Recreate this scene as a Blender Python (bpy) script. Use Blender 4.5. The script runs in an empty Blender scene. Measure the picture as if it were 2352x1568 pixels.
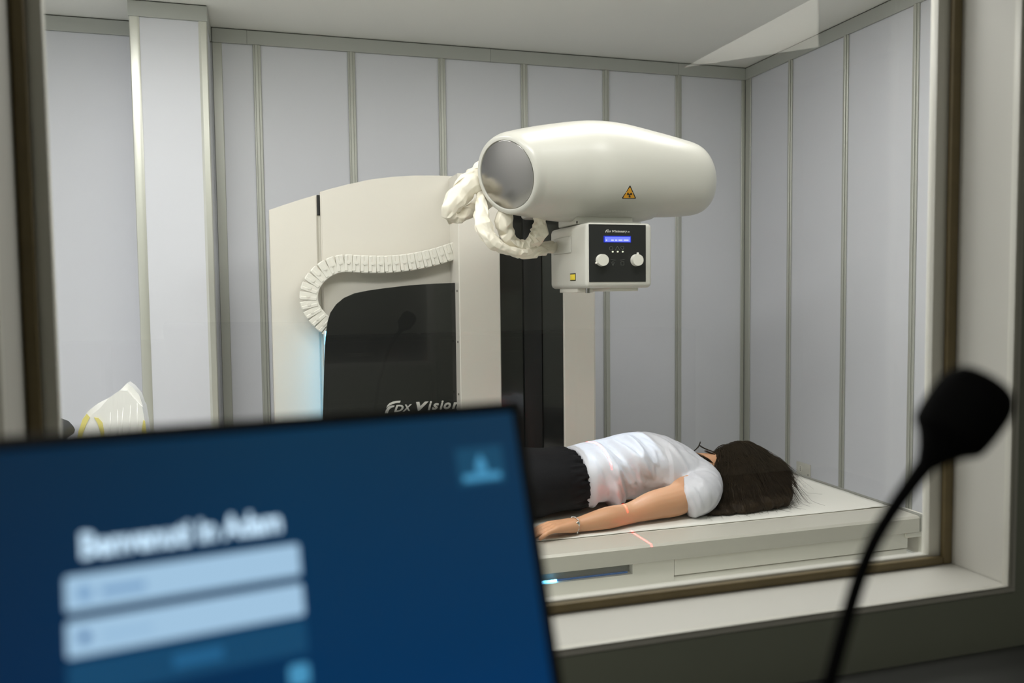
import bpy, bmesh, math, random
from mathutils import Vector, Matrix, noise, Euler
from mathutils.bvhtree import BVHTree
random.seed(7)
D = bpy.data
scn = bpy.context.scene
COL = scn.collection

# ------------------------------------------------------------------ camera
F_PX, CAM = 1911.08, Vector((0, 0, 1.32))
yaw, pitch, roll = (math.radians(a) for a in (16.69145, -3.29614, -0.6264))
cy, sy = math.cos(yaw), math.sin(yaw)
FW = Vector((sy*math.cos(pitch), cy*math.cos(pitch), math.sin(pitch)))
R0 = Vector((cy, -sy, 0)); U0 = R0.cross(FW)
RT = math.cos(roll)*R0 + math.sin(roll)*U0
UP = -math.sin(roll)*R0 + math.cos(roll)*U0
def at(px, py, X=None, Y=None, Z=None):
    d = FW + RT*((px-1176)/F_PX) - UP*((py-784)/F_PX)
    t = (X-CAM.x)/d.x if X is not None else (Y-CAM.y)/d.y if Y is not None else (Z-CAM.z)/d.z
    return CAM + t*d
cam = D.cameras.new('camera'); co = D.objects.new('camera', cam); COL.objects.link(co)
cam.sensor_width = 36; cam.lens = F_PX/2352*36; cam.clip_start = 0.02
co.matrix_world = Matrix(((RT.x, UP.x, -FW.x, 0), (RT.y, UP.y, -FW.y, 0), (RT.z, UP.z, -FW.z, 1.32), (0, 0, 0, 1)))
cam.dof.use_dof = True; cam.dof.focus_distance = 3.2; cam.dof.aperture_fstop = 3.3; cam.dof.aperture_blades = 0
scn.camera = co
vs = scn.view_settings
vs.view_transform = 'Standard'; vs.look = 'None'; vs.gamma = 1; vs.exposure = -0.08; vs.use_curve_mapping = False

# ------------------------------------------------------------------ world and lights
w = D.worlds.new('world'); scn.world = w; w.use_nodes = True
w.node_tree.nodes['Background'].inputs[0].default_value = (.55, .6, .62, 1)
w.node_tree.nodes['Background'].inputs[1].default_value = 0.05
def area(name, loc, size, power, color, rot=(0, 0, 0)):
    l = D.lights.new(name, 'AREA'); l.shape = 'RECTANGLE'; l.size, l.size_y = size
    l.energy = power; l.color = color
    o = D.objects.new(name, l); o.location = loc; o.rotation_euler = rot; COL.objects.link(o); return o
area('scan_room_light', (-0.65, 3.1, 2.76), (1.15, .55), 24, (1.0, .985, .985))
area('scan_room_light', (1.0, 1.9, 2.76), (1.15, .55), 27, (1.0, .985, .985))
area('scan_room_light', (-.75, 1.8, 2.76), (1.15, .55), 33, (1.0, .985, .985))  # added fill lamp, brightens the tower front from the left
area('scan_room_light', (1.75, 3.1, 2.76), (1.15, .55), 11, (1.0, .985, .985))  # added lamp, lifts the walls at the back and right
area('operator_room_light', (-1.0, -.3, 2.76), (.55, .55), 14, (1.0, .97, .9))
def gobo(name, loc, power, color, ax, ay, size=1.5):
    """spot pointing straight down whose field is cut to a rectangle by the collimator shutters"""
    l = D.lights.new(name, 'SPOT'); l.energy = power; l.color = color; l.spot_size = size; l.spot_blend = 0
    l.shadow_soft_size = .001
    l.use_nodes = True; nt = l.node_tree; em = nt.nodes['Emission']
    tc = nt.nodes.new('ShaderNodeTexCoord'); sx = nt.nodes.new('ShaderNodeSeparateXYZ')
    nt.links.new(tc.outputs['Normal'], sx.inputs[0])
    def m(op, a, b=None):
        n = nt.nodes.new('ShaderNodeMath'); n.operation = op
        for i, v in enumerate((a, b)):
            if v is None: continue
            if hasattr(v, 'is_output'): nt.links.new(v, n.inputs[i])
            else: n.inputs[i].default_value = v
        return n.outputs[0]
    az = m('ABSOLUTE', sx.outputs['Z'])
    u = m('LESS_THAN', m('ABSOLUTE', m('DIVIDE', sx.outputs['X'], az)), ax)
    v = m('LESS_THAN', m('ABSOLUTE', m('DIVIDE', sx.outputs['Y'], az)), ay)
    nt.links.new(m('MULTIPLY', u, v), em.inputs['Strength'])
    o = D.objects.new(name, l); o.location = loc; COL.objects.link(o); return o
def wedge(name, loc, tri, power, color):
    """up-light whose field is a triangle on the operator-room ceiling (added spot, masked to draw the patch the glass mirrors)"""
    o = gobo(name, loc, power, color, 5, 5, 2.4); o.rotation_euler = (math.pi, 0, 0); nt = o.data.node_tree
    em = nt.nodes['Emission']; sx = [n for n in nt.nodes if n.type == 'SEPXYZ'][0]
    h = 2.786-loc[2]; P_ = [((x-loc[0])/h, -(y-loc[1])/h) for x, y in tri]
    if (P_[1][0]-P_[0][0])*(P_[2][1]-P_[0][1])-(P_[1][1]-P_[0][1])*(P_[2][0]-P_[0][0]) < 0: P_ = P_[::-1]
    def m(op, a, b=0, c=0):
        n = nt.nodes.new('ShaderNodeMath'); n.operation = op
        for i, v in enumerate((a, b, c)):
            if hasattr(v, 'is_output'): nt.links.new(v, n.inputs[i])
            else: n.inputs[i].default_value = v
        return n.outputs[0]
    az = m('ABSOLUTE', sx.outputs['Z']); U = m('DIVIDE', sx.outputs['X'], az); V_ = m('DIVIDE', sx.outputs['Y'], az); acc = None
    for i in range(3):
        (x0, y0), (x1, y1) = P_[i], P_[(i+1) % 3]; ea, eb = -(y1-y0), (x1-x0)
        t = m('GREATER_THAN', m('ADD', m('MULTIPLY', U, ea), m('MULTIPLY', V_, eb)), ea*x0+eb*y0)
        acc = t if acc is None else m('MULTIPLY', acc, t)
    nt.links.new(acc, em.inputs['Strength']); return o
wedge('ceiling_patch_spot', (2.9, -1.75, 1.4), ((2.689, -2.41), (2.70, -1.05), (3.263, -1.793)), 165, (1.0, .97, .9))  # added masked spot, draws the triangular ceiling patch mirrored in the glass
gobo('light_field_lamp', (1.33, 3.06, 1.322), 13, (.70, .84, 1.0), .235, .40)
gobo('positioning_laser', (1.252, 3.06, 1.30), 900, (1.0, .025, .03), .0045, .62, 2.2)

# ------------------------------------------------------------------ materials
def S(r, g, b):
    f = lambda c: (c/255/12.92) if c <= 10.3 else ((c/255+.055)/1.055)**2.4
    return (f(r), f(g), f(b), 1)
def mat(name, col, rough=.5, metal=0, bump=0, bscale=60, var=0, vscale=3, emit=None, estr=0, coat=0, stretch=None, spec=.5, sss=0):
    m = D.materials.new(name); m.use_nodes = True; nt = m.node_tree; b = nt.nodes['Principled BSDF']
    b.inputs['Base Color'].default_value = col; b.inputs['Roughness'].default_value = rough
    b.inputs['Metallic'].default_value = metal; b.inputs['Coat Weight'].default_value = coat
    b.inputs['Specular IOR Level'].default_value = spec
    if sss:
        b.inputs['Subsurface Weight'].default_value = sss; b.inputs['Subsurface Radius'].default_value = (.012, .005, .003)
    if emit: b.inputs['Emission Color'].default_value = emit; b.inputs['Emission Strength'].default_value = estr
    tc = nt.nodes.new('ShaderNodeTexCoord'); mp = nt.nodes.new('ShaderNodeMapping')
    nt.links.new(tc.outputs['Object'], mp.inputs[0])
    if stretch: mp.inputs['Scale'].default_value = stretch
    if var:
        n = nt.nodes.new('ShaderNodeTexNoise'); n.inputs['Scale'].default_value = vscale; n.inputs['Detail'].default_value = 3
        nt.links.new(mp.outputs[0], n.inputs[0])
        mx = nt.nodes.new('ShaderNodeMix'); mx.data_type = 'RGBA'
        mx.inputs[6].default_value = tuple(c*(1-var) for c in col[:3])+(1,); mx.inputs[7].default_value = tuple(min(1, c*(1+var)) for c in col[:3])+(1,)
        nt.links.new(n.outputs[0], mx.inputs[0]); nt.links.new(mx.outputs[2], b.inputs['Base Color'])
    if bump:
        n = nt.nodes.new('ShaderNodeTexNoise'); n.inputs['Scale'].default_value = bscale; n.inputs['Detail'].default_value = 4
        nt.links.new(mp.outputs[0], n.inputs[0])
        bp = nt.nodes.new('ShaderNodeBump'); bp.inputs['Strength'].default_value = bump; bp.inputs['Distance'].default_value = .002
        nt.links.new(n.outputs[0], bp.inputs['Height']); nt.links.new(bp.outputs[0], b.inputs['Normal'])
    return m
M = dict(
 panel=mat('lead_panel_laminate', S(222, 223, 229), .42, bump=.05, bscale=30, var=.015),
 strip=mat('anodised_cover_strip', S(188, 189, 180), .38, metal=.35, var=.02, stretch=(30, 30, .4)),
 colstrip=mat('lightened_corner_strip', S(216, 216, 206), .3, metal=.5, var=.01),  # strip metal in a lighter colour, for the ceiling lights it reflects
 cornice=mat('painted_cornice', S(186, 188, 182), .5, var=.02),
 wall=mat('wall_paint', S(200, 202, 200), .7, var=.03),
 gap_shade=mat('painted_gap_shade', S(70, 70, 66), .8, var=.1),  # dark tone painted for the shade in the gap below the ceiling
 ceil=mat('ceiling_plaster', S(244, 243, 236), .85, bump=.1, bscale=80, var=.015),
 floor=mat('vinyl_floor', S(208, 208, 202), .35, var=.08, vscale=12),
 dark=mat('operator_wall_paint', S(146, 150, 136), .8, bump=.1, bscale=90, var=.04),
 oproom=mat('operator_room_paint', S(205, 206, 196), .8, var=.03),
 cab=mat('dark_cabinet', S(50, 50, 52), .5, var=.1),
 reveal=mat('reveal_laminate', S(200, 198, 190), .4, bump=.05, bscale=20, var=.015),
 wframe=mat('window_frame_enamel', S(212, 210, 200), .3, var=.02),
 bead=mat('brown_sealant_bead', S(112, 98, 66), .6, var=.2, vscale=20),
 white=mat('ivory_enamel', S(220, 215, 204), .32, bump=.02, bscale=200, var=.008, coat=.2),
 gloss=mat('glossy_white_shell', S(202, 200, 191), .3, var=.006, coat=.05),
 plastic=mat('white_plastic', S(224, 221, 210), .42, bump=.03, bscale=120, var=.02),
 hose=mat('cream_vinyl_sleeve', S(238, 231, 214), .4, bump=.15, bscale=40, var=.03),
 black=mat('black_gloss_panel', S(34, 35, 34), .13, var=.05, coat=.3),
 matte=mat('black_matte', S(18, 19, 19), .5, var=.1),
 steel=mat('brushed_steel', S(160, 157, 152), .17, metal=1, bump=.05, bscale=300, var=.03, stretch=(1, 8, 1)),
 rail=mat('brushed_aluminium_rail', S(194, 191, 180), .45, metal=.15, bump=.04, bscale=300, var=.03, stretch=(.3, 20, 20)),
 grey=mat('grey_edge_profile', S(142, 142, 134), .5, metal=.2, var=.04),
 sheet=mat('paper_sheet', S(222, 220, 212), .8, bump=.15, bscale=30, var=.01),
 letter=mat('silver_lettering', S(216, 214, 206), .4, var=.02),
 yellow=mat('warning_yellow', S(240, 170, 20), .5, var=.03),
 lemon=mat('label_yellow', S(240, 214, 50), .5, var=.03),
 ink=mat('black_ink', S(28, 24, 20), .5, var=.1),
 icon=mat('grey_icon_print', S(110, 112, 108), .5, var=.1),
 lcd=mat('lcd_glow', S(20, 30, 120), .3, emit=S(122, 136, 255), estr=1.15, var=.02),
 lcdrim=mat('lcd_rim_glow', S(10, 20, 120), .3, emit=S(30, 60, 220), estr=.7, var=.02),
 led=mat('indicator_led', S(220, 220, 200), .3, emit=S(220, 225, 200), estr=.5, var=.02),
 blue=mat('blue_led_strip', S(60, 180, 240), .3, emit=S(110, 205, 255), estr=9, var=.02),
 bluedim=mat('blue_light_guide', S(20, 90, 150), .25, emit=S(15, 80, 150), estr=.25, var=.05),
 shirt=mat('white_satin_knit', S(206, 206, 212), .42, bump=.08, bscale=250, var=.01),
 trouser=mat('black_trouser_cloth', S(15, 15, 18), .8, spec=.25, bump=.3, bscale=300, var=.15),
 skin=mat('skin', S(204, 154, 118), .45, bump=.12, bscale=180, var=.05, vscale=14, sss=.12),
 hair=mat('dark_brown_hair', S(50, 40, 28), .6, bump=.6, bscale=60, var=.4, vscale=30, spec=.15),
 silver=mat('silver', S(215, 213, 208), .2, metal=1, var=.03),
 bezel=mat('monitor_bezel', S(14, 15, 17), .5, var=.1),
 mic=mat('microphone_black', S(4, 4, 5), .8, spec=.1, bump=.2, bscale=400, var=.1),
 desk=mat('desk_laminate', S(36, 37, 33), .6, var=.05),
 wrap=mat('clear_plastic_wrap', S(236, 235, 230), .22, bump=.5, bscale=26, var=.04, coat=.5, stretch=(2, 2, .5)),
 tape=mat('yellow_tape', S(226, 214, 130), .35, bump=.2, bscale=40, var=.05),
 lamp=mat('lamp_diffuser', S(240, 240, 235), .5, emit=S(255, 252, 240), estr=1.4, var=.01),
)
def emat(name, col, s=1.0):
    return mat(name, (0, 0, 0, 1), .35, emit=col, estr=s, var=.01)
def screen_mat():
    m = D.materials.new('screen_picture'); m.use_nodes = True; nt = m.node_tree; b = nt.nodes['Principled BSDF']
    b.inputs['Base Color'].default_value = (.004, .005, .006, 1); b.inputs['Roughness'].default_value = .35
    tc = nt.nodes.new('ShaderNodeTexCoord'); sx = nt.nodes.new('ShaderNodeSeparateXYZ'); nt.links.new(tc.outputs['Generated'], sx.inputs[0])
    r = nt.nodes.new('ShaderNodeValToRGB'); r.color_ramp.elements[0].color = S(0, 50, 102); r.color_ramp.elements[1].color = S(10, 48, 74)
    e = r.color_ramp.elements.new(.45); e.color = S(0, 47, 86)
    nt.links.new(sx.outputs['Z'], r.inputs[0])
    r2 = nt.nodes.new('ShaderNodeValToRGB'); r2.color_ramp.elements[0].color = (.16, .3, .42, 1); r2.color_ramp.elements[1].color = (1, 1, 1, 1); r2.color_ramp.elements[1].position = .62
    nt.links.new(sx.outputs['X'], r2.inputs[0])
    mx = nt.nodes.new('ShaderNodeMix'); mx.data_type = 'RGBA'; mx.blend_type = 'MULTIPLY'; mx.inputs[0].default_value = 1
    nt.links.new(r.outputs[0], mx.inputs[6]); nt.links.new(r2.outputs[0], mx.inputs[7])
    nt.links.new(mx.outputs[2], b.inputs['Emission Color']); b.inputs['Emission Strength'].default_value = 1.05
    return m
M['screen'] = screen_mat()
def glass_mat():
    m = D.materials.new('lead_glass'); m.use_nodes = True; nt = m.node_tree; nt.nodes.remove(nt.nodes['Principled BSDF'])
    o = nt.nodes['Material Output']; t = nt.nodes.new('ShaderNodeBsdfTransparent'); t.inputs[0].default_value = (.975, .985, .98, 1)
    g = nt.nodes.new('ShaderNodeBsdfGlossy'); g.inputs['Roughness'].default_value = .0
    lw = nt.nodes.new('ShaderNodeLayerWeight'); lw.inputs['Blend'].default_value = .5
    pw = nt.nodes.new('ShaderNodeMath'); pw.operation = 'POWER'; pw.inputs[1].default_value = 5; nt.links.new(lw.outputs['Facing'], pw.inputs[0])
    fr = nt.nodes.new('ShaderNodeMath'); fr.operation = 'MULTIPLY_ADD'; fr.inputs[1].default_value = .94; fr.inputs[2].default_value = .06; nt.links.new(pw.outputs[0], fr.inputs[0])
    mx = nt.nodes.new('ShaderNodeMixShader'); nt.links.new(fr.outputs[0], mx.inputs[0]); nt.links.new(t.outputs[0], mx.inputs[1]); nt.links.new(g.outputs[0], mx.inputs[2])
    nt.links.new(mx.outputs[0], o.inputs[0]); return m
M['glass'] = glass_mat()

# ------------------------------------------------------------------ helpers
def link(name, me, m, parent=None, mw=None):
    o = D.objects.new(name, me); COL.objects.link(o)
    if m is not None and not me.materials: me.materials.append(M[m] if isinstance(m, str) else m)
    if parent is not None:
        o.parent = parent
        if parent.type == 'EMPTY': o.matrix_parent_inverse = Matrix.Translation(-parent.location)
    if mw is not None: o.matrix_basis = mw
    return o
def tag(o, label=None, cat=None, group=None, kind=None):
    for k, v in (('label', label), ('category', cat), ('group', group), ('kind', kind)):
        if v: o[k] = v
    return o
def thing(name, loc, label, cat, group=None):
    o = D.objects.new(name, None); COL.objects.link(o); o.location = loc; o.empty_display_size = .1
    return tag(o, label, cat, group)
def bm_mesh(bm, name='m', smooth=False):
    bmesh.ops.recalc_face_normals(bm, faces=bm.faces)
    me = D.meshes.new(name); bm.to_mesh(me); bm.free()
    if smooth:
        for p in me.polygons: p.use_smooth = True
    return me
def autos(me, ang=35):
    for p in me.polygons: p.use_smooth = True
    me.set_sharp_from_angle(angle=math.radians(ang)); return me
def box_bm(a, b, bev=0, seg=2, bm=None):
    bm = bm or bmesh.new()
    vs_ = [bm.verts.new((a[0] if i & 1 == 0 else b[0], a[1] if i & 2 == 0 else b[1], a[2] if i & 4 == 0 else b[2])) for i in range(8)]
    fs = [bm.faces.new([vs_[j] for j in q]) for q in ((0, 2, 3, 1), (4, 5, 7, 6), (0, 1, 5, 4), (2, 6, 7, 3), (0, 4, 6, 2), (1, 3, 7, 5))]
    if bev:
        es = list({e for f in fs for e in f.edges}); bmesh.ops.bevel(bm, geom=es, offset=bev, segments=seg, profile=.5, affect='EDGES')
    return bm
def box(name, a, b, m, parent=None, bev=0, seg=2):
    return link(name, autos(bm_mesh(box_bm(a, b, bev, seg), name)), m, parent)
def boxes(name, lst, m, parent=None, bev=0):
    bm = bmesh.new()
    for a, b in lst: box_bm(a, b, bev, 2, bm)
    return link(name, autos(bm_mesh(bm, name)), m, parent)
def cyl_bm(p0, p1, r0, r1=None, n=32, bm=None, caps=True):
    r1 = r0 if r1 is None else r1; bm = bm or bmesh.new()
    p0, p1 = Vector(p0), Vector(p1); q = (p1-p0).to_track_quat('Z', 'Y')
    rings = [[bm.verts.new(p + q @ Vector((r*math.cos(2*math.pi*i/n), r*math.sin(2*math.pi*i/n), 0))) for i in range(n)] for p, r in ((p0, r0), (p1, r1))]
    for i in range(n): bm.faces.new((rings[0][i], rings[0][(i+1) % n], rings[1][(i+1) % n], rings[1][i]))
    if caps: bm.faces.new(rings[0][::-1]); bm.faces.new(rings[1])
    return bm
def cyl(name, p0, p1, r, m, parent=None, r1=None, n=32, bev=0):
    bm = cyl_bm(p0, p1, r, r1, n)
    if bev: bmesh.ops.bevel(bm, geom=[e for f in bm.faces if len(f.verts) > 4 for e in f.edges], offset=bev, segments=2, affect='EDGES')
    return link(name, autos(bm_mesh(bm, name)), m, parent)
def loft_bm(rings, bm=None, caps=True):
    bm = bm or bmesh.new(); n = len(rings[0])
    R = [[bm.verts.new(p) for p in r] for r in rings]
    for a, b in zip(R, R[1:]):
        for i in range(n): bm.faces.new((a[i], a[(i+1) % n], b[(i+1) % n], b[i]))
    if caps: bm.faces.new(R[0][::-1]); bm.faces.new(R[-1])
    return bm
def crom(pts, k=8):
    """Catmull-Rom through tuples of any length"""
    out = []; n = len(pts); P = [pts[0]]+list(pts)+[pts[-1]]
    for i in range(1, n):
        a, b, c, d = P[i-1], P[i], P[i+1], P[i+2]
        for j in range(k):
            t = j/k
            out.append(tuple(.5*((2*b[q])+(-a[q]+c[q])*t+(2*a[q]-5*b[q]+4*c[q]-d[q])*t*t+(-a[q]+3*b[q]-3*c[q]+d[q])*t**3) for q in range(len(b))))
    out.append(tuple(pts[-1])); return out
def tube_bm(path, n=16, bm=None, wob=None, flat=None):
    """path: (x,y,z,r) list; parallel-transported rings"""
    P = [Vector(p[:3]) for p in path]; rings = []; t0 = (P[1]-P[0]).normalized()
    u = t0.orthogonal().normalized()
    for i, p in enumerate(P):
        t = (P[min(i+1, len(P)-1)]-P[max(i-1, 0)]).normalized()
        u = (u-t*u.dot(t)).normalized(); v = t.cross(u); r = path[i][3]; ring = []
        for k in range(n):
            a = 2*math.pi*k/n; rr = r*(wob(i, a) if wob else 1)
            ring.append(p + u*(rr*math.cos(a)) + v*(rr*math.sin(a)*(flat or 1)))
        rings.append(ring)
    return loft_bm(rings, bm)
def tube(name, path, m, parent=None, n=16, wob=None):
    return link(name, bm_mesh(tube_bm(path, n, None, wob), name, True), m, parent)
def prism(name, pts2, axis, lo, hi, m, parent=None, bev=0, seg=2):
    """extrude a 2D outline: axis 'Y' takes (x,z) points, 'X' (y,z), 'Z' (x,y)"""
    mk = {'Y': lambda p, t: (p[0], t, p[1]), 'X': lambda p, t: (t, p[0], p[1]), 'Z': lambda p, t: (p[0], p[1], t)}[axis]
    bm = bmesh.new(); A = [bm.verts.new(mk(p, lo)) for p in pts2]; B = [bm.verts.new(mk(p, hi)) for p in pts2]
    n = len(A); fa = bm.faces.new(A); fb = bm.faces.new(B[::-1])
    for i in range(n): bm.faces.new((A[i], B[i], B[(i+1) % n], A[(i+1) % n]))
    if bev: bmesh.ops.bevel(bm, geom=list(fa.edges)+list(fb.edges), offset=bev, segments=seg, affect='EDGES', clamp_overlap=True)
    bmesh.ops.triangulate(bm, faces=[f for f in bm.faces if len(f.verts) > 4])
    return link(name, autos(bm_mesh(bm, name), 30), m, parent)
def evaluated(me, mods):
    o = D.objects.new('tmp', me); COL.objects.link(o)
    for typ, kw in mods:
        md = o.modifiers.new(typ, typ)
        for k, v in kw.items(): setattr(md, k, v)
    dg = bpy.context.evaluated_depsgraph_get(); dg.update()
    out = D.meshes.new_from_object(o.evaluated_get(dg)); D.objects.remove(o); D.meshes.remove(me)
    out.materials.clear()
    for p in out.polygons: p.use_smooth = True
    return out
def remesh(bm, vox, smooth=4, fac=.5):
    me = bm_mesh(bm); return evaluated(me, [('REMESH', dict(mode='VOXEL', voxel_size=vox)), ('SMOOTH', dict(factor=fac, iterations=smooth))])
def text_mesh(s, size, depth=.0005, bold=0, shear=0, sx=1):
    c = D.curves.new('t', 'FONT'); c.body = s; c.size = size; c.extrude = depth; c.offset = bold; c.shear = shear; c.resolution_u = 3
    o = D.objects.new('t', c); COL.objects.link(o); dg = bpy.context.evaluated_depsgraph_get(); dg.update()
    me = D.meshes.new_from_object(o.evaluated_get(dg)); D.objects.remove(o); D.curves.remove(c); me.materials.clear()
    me.transform(Matrix.Diagonal((sx, 1, 1, 1))); return me
def frame_m(o, h, v):
    """matrix with local x,y,z = h, v, h x v at o"""
    h, v = Vector(h), Vector(v); n = h.cross(v); o = Vector(o)
    return Matrix(((h.x, v.x, n.x, o.x), (h.y, v.y, n.y, o.y), (h.z, v.z, n.z, o.z), (0, 0, 0, 1)))
def ell_bm(bm, c, r, rot=None, u=24, v=14):
    mt = Matrix.Translation(c) @ (rot.to_4x4() if rot else Matrix.Identity(4)) @ Matrix.Diagonal((*r, 1))
    bmesh.ops.create_uvsphere(bm, u_segments=u, v_segments=v, radius=1, matrix=mt); return bm
def struct(o): o['kind'] = 'structure'; return o

# ------------------------------------------------------------------ scan room shell
XR, YB, ZC, YW, XL, YF = 3.104, 4.90, 2.786, 1.30, -1.75, 1.135
struct(box('floor', (XL-.2, -2.8, -.1), (XR+.9, YB+.2, 0), 'floor'))
struct(box('ceiling', (XL-.2, -2.8, ZC), (XR+.9, YB+.2, ZC+.12), 'ceil'))
wb = struct(box('wall_back', (XL-.15, YB+.008, 0), (XR+.15, YB+.15, ZC-.0005), 'wall'))
wr = struct(box('wall_right', (XR+.008, YW+.001, 0), (XR+.15, YB+.007, ZC-.0005), 'wall'))
wl = struct(box('wall_left', (XL-.15, YW+.001, 0), (XL-.008, YB+.007, ZC-.0005), 'wall'))
sb = [-1.60, -1.105, None, -.19, .010, .526, 1.052, 1.560, 2.096, 2.600, 3.090]
ZB, ZT = .09, 2.705
def strip_mesh_y(x, y, w_=.021):   # ribbed cover strip facing -Y
    bm = box_bm((x-w_, y-.012, ZB), (x+w_, y-.0002, ZT), .003, 1)
    box_bm((x-w_*.55, y-.019, ZB), (x+w_*.35, y-.0115, ZT), .003, 1, bm); return bm
def strip_mesh_x(x, y, w_=.019):
    bm = box_bm((x-.012, y-w_, ZB), (x-.0002, y+w_, ZT), .003, 1)
    box_bm((x-.019, y-w_*.45, ZB), (x-.0115, y+w_*.45, ZT), .003, 1, bm); return bm
xs = [-1.742, -1.60, -1.105, -.602]; 
def panel_y(x0, x1, y=YB): box('panel', (x0+.0008, y-.006, ZB), (x1-.0008, y+.0078, ZT), 'panel', wb, .001, 1)
for a, b in ((-1.742, -1.60), (-1.60, -1.105), (-1.105, -.50), (-.30, -.19), (-.19, .010), (.010, .526), (.526, 1.052), (1.052, 1.560), (1.560, 2.096), (2.096, 2.600), (2.600, 3.090)): panel_y(a, b)
for x in (-1.60, -1.105, .010, .526, 1.052, 1.560, 2.096, 2.600): link('cover_strip', autos(bm_mesh(strip_mesh_y(x, YB-.006), 'cover_strip')), 'strip', wb)
link('corner_strip', autos(bm_mesh(box_bm((XR-.042, YB-.016, ZB), (XR-.017, YB-.0062, ZT), .003, 1), 's')), 'strip', wb)
link('corner_strip', autos(bm_mesh(box_bm((-.222, YB-.016, ZB), (-.172, YB-.0062, ZT), .003, 1), 's')), 'strip', wb)
ys = [1.32, 1.87, 2.375, 2.88, 3.39, 3.90, 4.40, 4.884]
for a, b in zip(ys, ys[1:]): box('panel', (XR-.006, a+.0008, ZB), (XR+.0078, b-.0008, ZT), 'panel', wr, .001, 1)
for y in ys[1:-1]: link('cover_strip', autos(bm_mesh(strip_mesh_x(XR-.006, y), 's')), 'strip', wr)
link('corner_strip', autos(bm_mesh(box_bm((XR-.016, YB-.075, ZB), (XR-.0062, YB-.017, ZT), .003, 1), 's')), 'strip', wr)
for y0, y1 in zip((1.32, 1.9, 2.5, 3.1, 3.7, 4.3), (1.9, 2.5, 3.1, 3.7, 4.3, 4.884)): box('panel', (XL-.0078, y0+.0008, ZB), (XL+.006, y1-.0008, ZT), 'panel', wl, .001, 1)
for y in (1.9, 2.5, 3.1, 3.7, 4.3):
    link('cover_strip', autos(bm_mesh(box_bm((XL+.0062, y-.02, ZB), (XL+.016, y+.02, ZT), .003, 1), 's')), 'strip', wl)
# cornice boards under a dark strip painted as the shadow gap
t1 = struct(boxes('trim_1', [((XL, YB-.012, ZC-.0055), (-.595, YB+.004, ZC-.0008)), ((-.224, YB-.012, ZC-.0055), (XR, YB+.004, ZC-.0008)), ((XR-.012, YW, ZC-.0055), (XR+.004, YB-.013, ZC-.0008))], 'gap_shade'))
for a, b in ((XL+.02, -1.05), (-1.05, -.596), (-.222, -.04), (-.04, 1.35), (1.35, 2.6), (2.6, XR-.016)):
    box('cornice_board', (a+.0006, YB-.018, ZT+.0008), (b-.0006, YB+.004, ZC-.006), 'cornice', t1, .0015, 1)
for a, b in ((YW+.01, 2.7), (2.7, YB-.002)):
    box('cornice_board', (XR-.016, a+.0006, ZT+.0008), (XR+.004, b-.0006, ZC-.006), 'cornice', t1, .0015, 1)
bs = struct(boxes('baseboard_back', [((XL, YB-.015, 0), (-.6, YB+.007, ZB-.001)), ((-.22, YB-.015, 0), (XR, YB+.007, ZB-.001))], 'cornice'))
struct(box('baseboard_right', (XR-.015, YW+.01, 0), (XR+.007, YB-.016, ZB-.001), 'cornice'))
# clad column standing before the back wall
cx0, cx1, cyf = -.590, -.228, 4.545
wc = struct(box('wall_column', (cx0+.012, cyf+.012, 0), (cx1-.012, YB+.007, ZC-.001), 'wall'))
box('panel', (cx0+.046, cyf+.002, ZB), (cx1-.040, cyf+.0115, ZT), 'panel', wc, .001, 1)
box('side_panel', (cx1-.0115, cyf+.042, ZB), (cx1-.003, YB-.022, ZT), 'panel', wc, .001, 1)
box('side_panel', (cx0+.003, cyf+.042, ZB), (cx0+.0115, YB-.022, ZT), 'panel', wc, .001, 1)
def corner_prof(x0, s, wdt):       # angle profile with a chamfered edge
    p = [(x0, cyf+.041), (x0, cyf+.004), (x0+s*.004, cyf-.002), (x0+s*wdt*.72, cyf-.006), (x0+s*wdt, cyf-.001), (x0+s*wdt, cyf+.006), (x0+s*.006, cyf+.0115), (x0+s*.0115, cyf+.041)]
    return prism('corner_strip', p, 'Z', ZB, ZT, 'colstrip', wc)
corner_prof(cx0, 1, .047); corner_prof(cx1, -1, .041)
boxes('column_cap', [((cx0-.003, cyf-.008, ZT+.001), (cx1+.003, YB-.020, ZC-.0055))], 'cornice', wc, .0015)
boxes('shadow_gap', [((cx0-.001, cyf-.004, ZC-.0053), (cx1+.001, YB-.014, ZC-.0008))], 'gap_shade', wc)
boxes('column_base', [((cx0-.003, cyf-.008, .0), (cx1+.003, YB-.020, ZB-.001))], 'cornice', wc, .0015)

# ------------------------------------------------------------------ wall with the control window
WX0, WX1, WZ0, WZ1 = -.310, 1.257, .793, 2.05
struct_front = struct(boxes('wall_front', [((XL-.15, YF, 0), (WX0-.012, YW, ZC-.001)), ((WX1+.012, YF, 0), (XR+.8, YW, ZC-.001)), ((WX0-.012, YF, 0), (WX1+.012, YW, WZ0-.012)), ((WX0-.012, YF, WZ1+.012), (WX1+.012, YW, ZC-.001))], 'dark'))
win = struct(thing('window_1', ((WX0+WX1)/2, 1.28, WZ0), None, None))
box('jamb', (WX0-.0115, YF-.002, WZ0), (WX0, YW+.002, WZ1), 'reveal', win, .001, 1)
box('jamb', (WX1, YF-.002, WZ0), (WX1+.0115, YW+.002, WZ1), 'reveal', win, .001, 1)
box('sill', (WX0-.0115, YF-.002, WZ0-.0115), (WX1+.0115, YW+.002, WZ0-.0003), 'reveal', win, .001, 1)
box('head_board', (WX0-.0115, YF-.002, WZ1+.0003), (WX1+.0115, YW+.002, WZ1+.0115), 'reveal', win, .001, 1)
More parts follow.
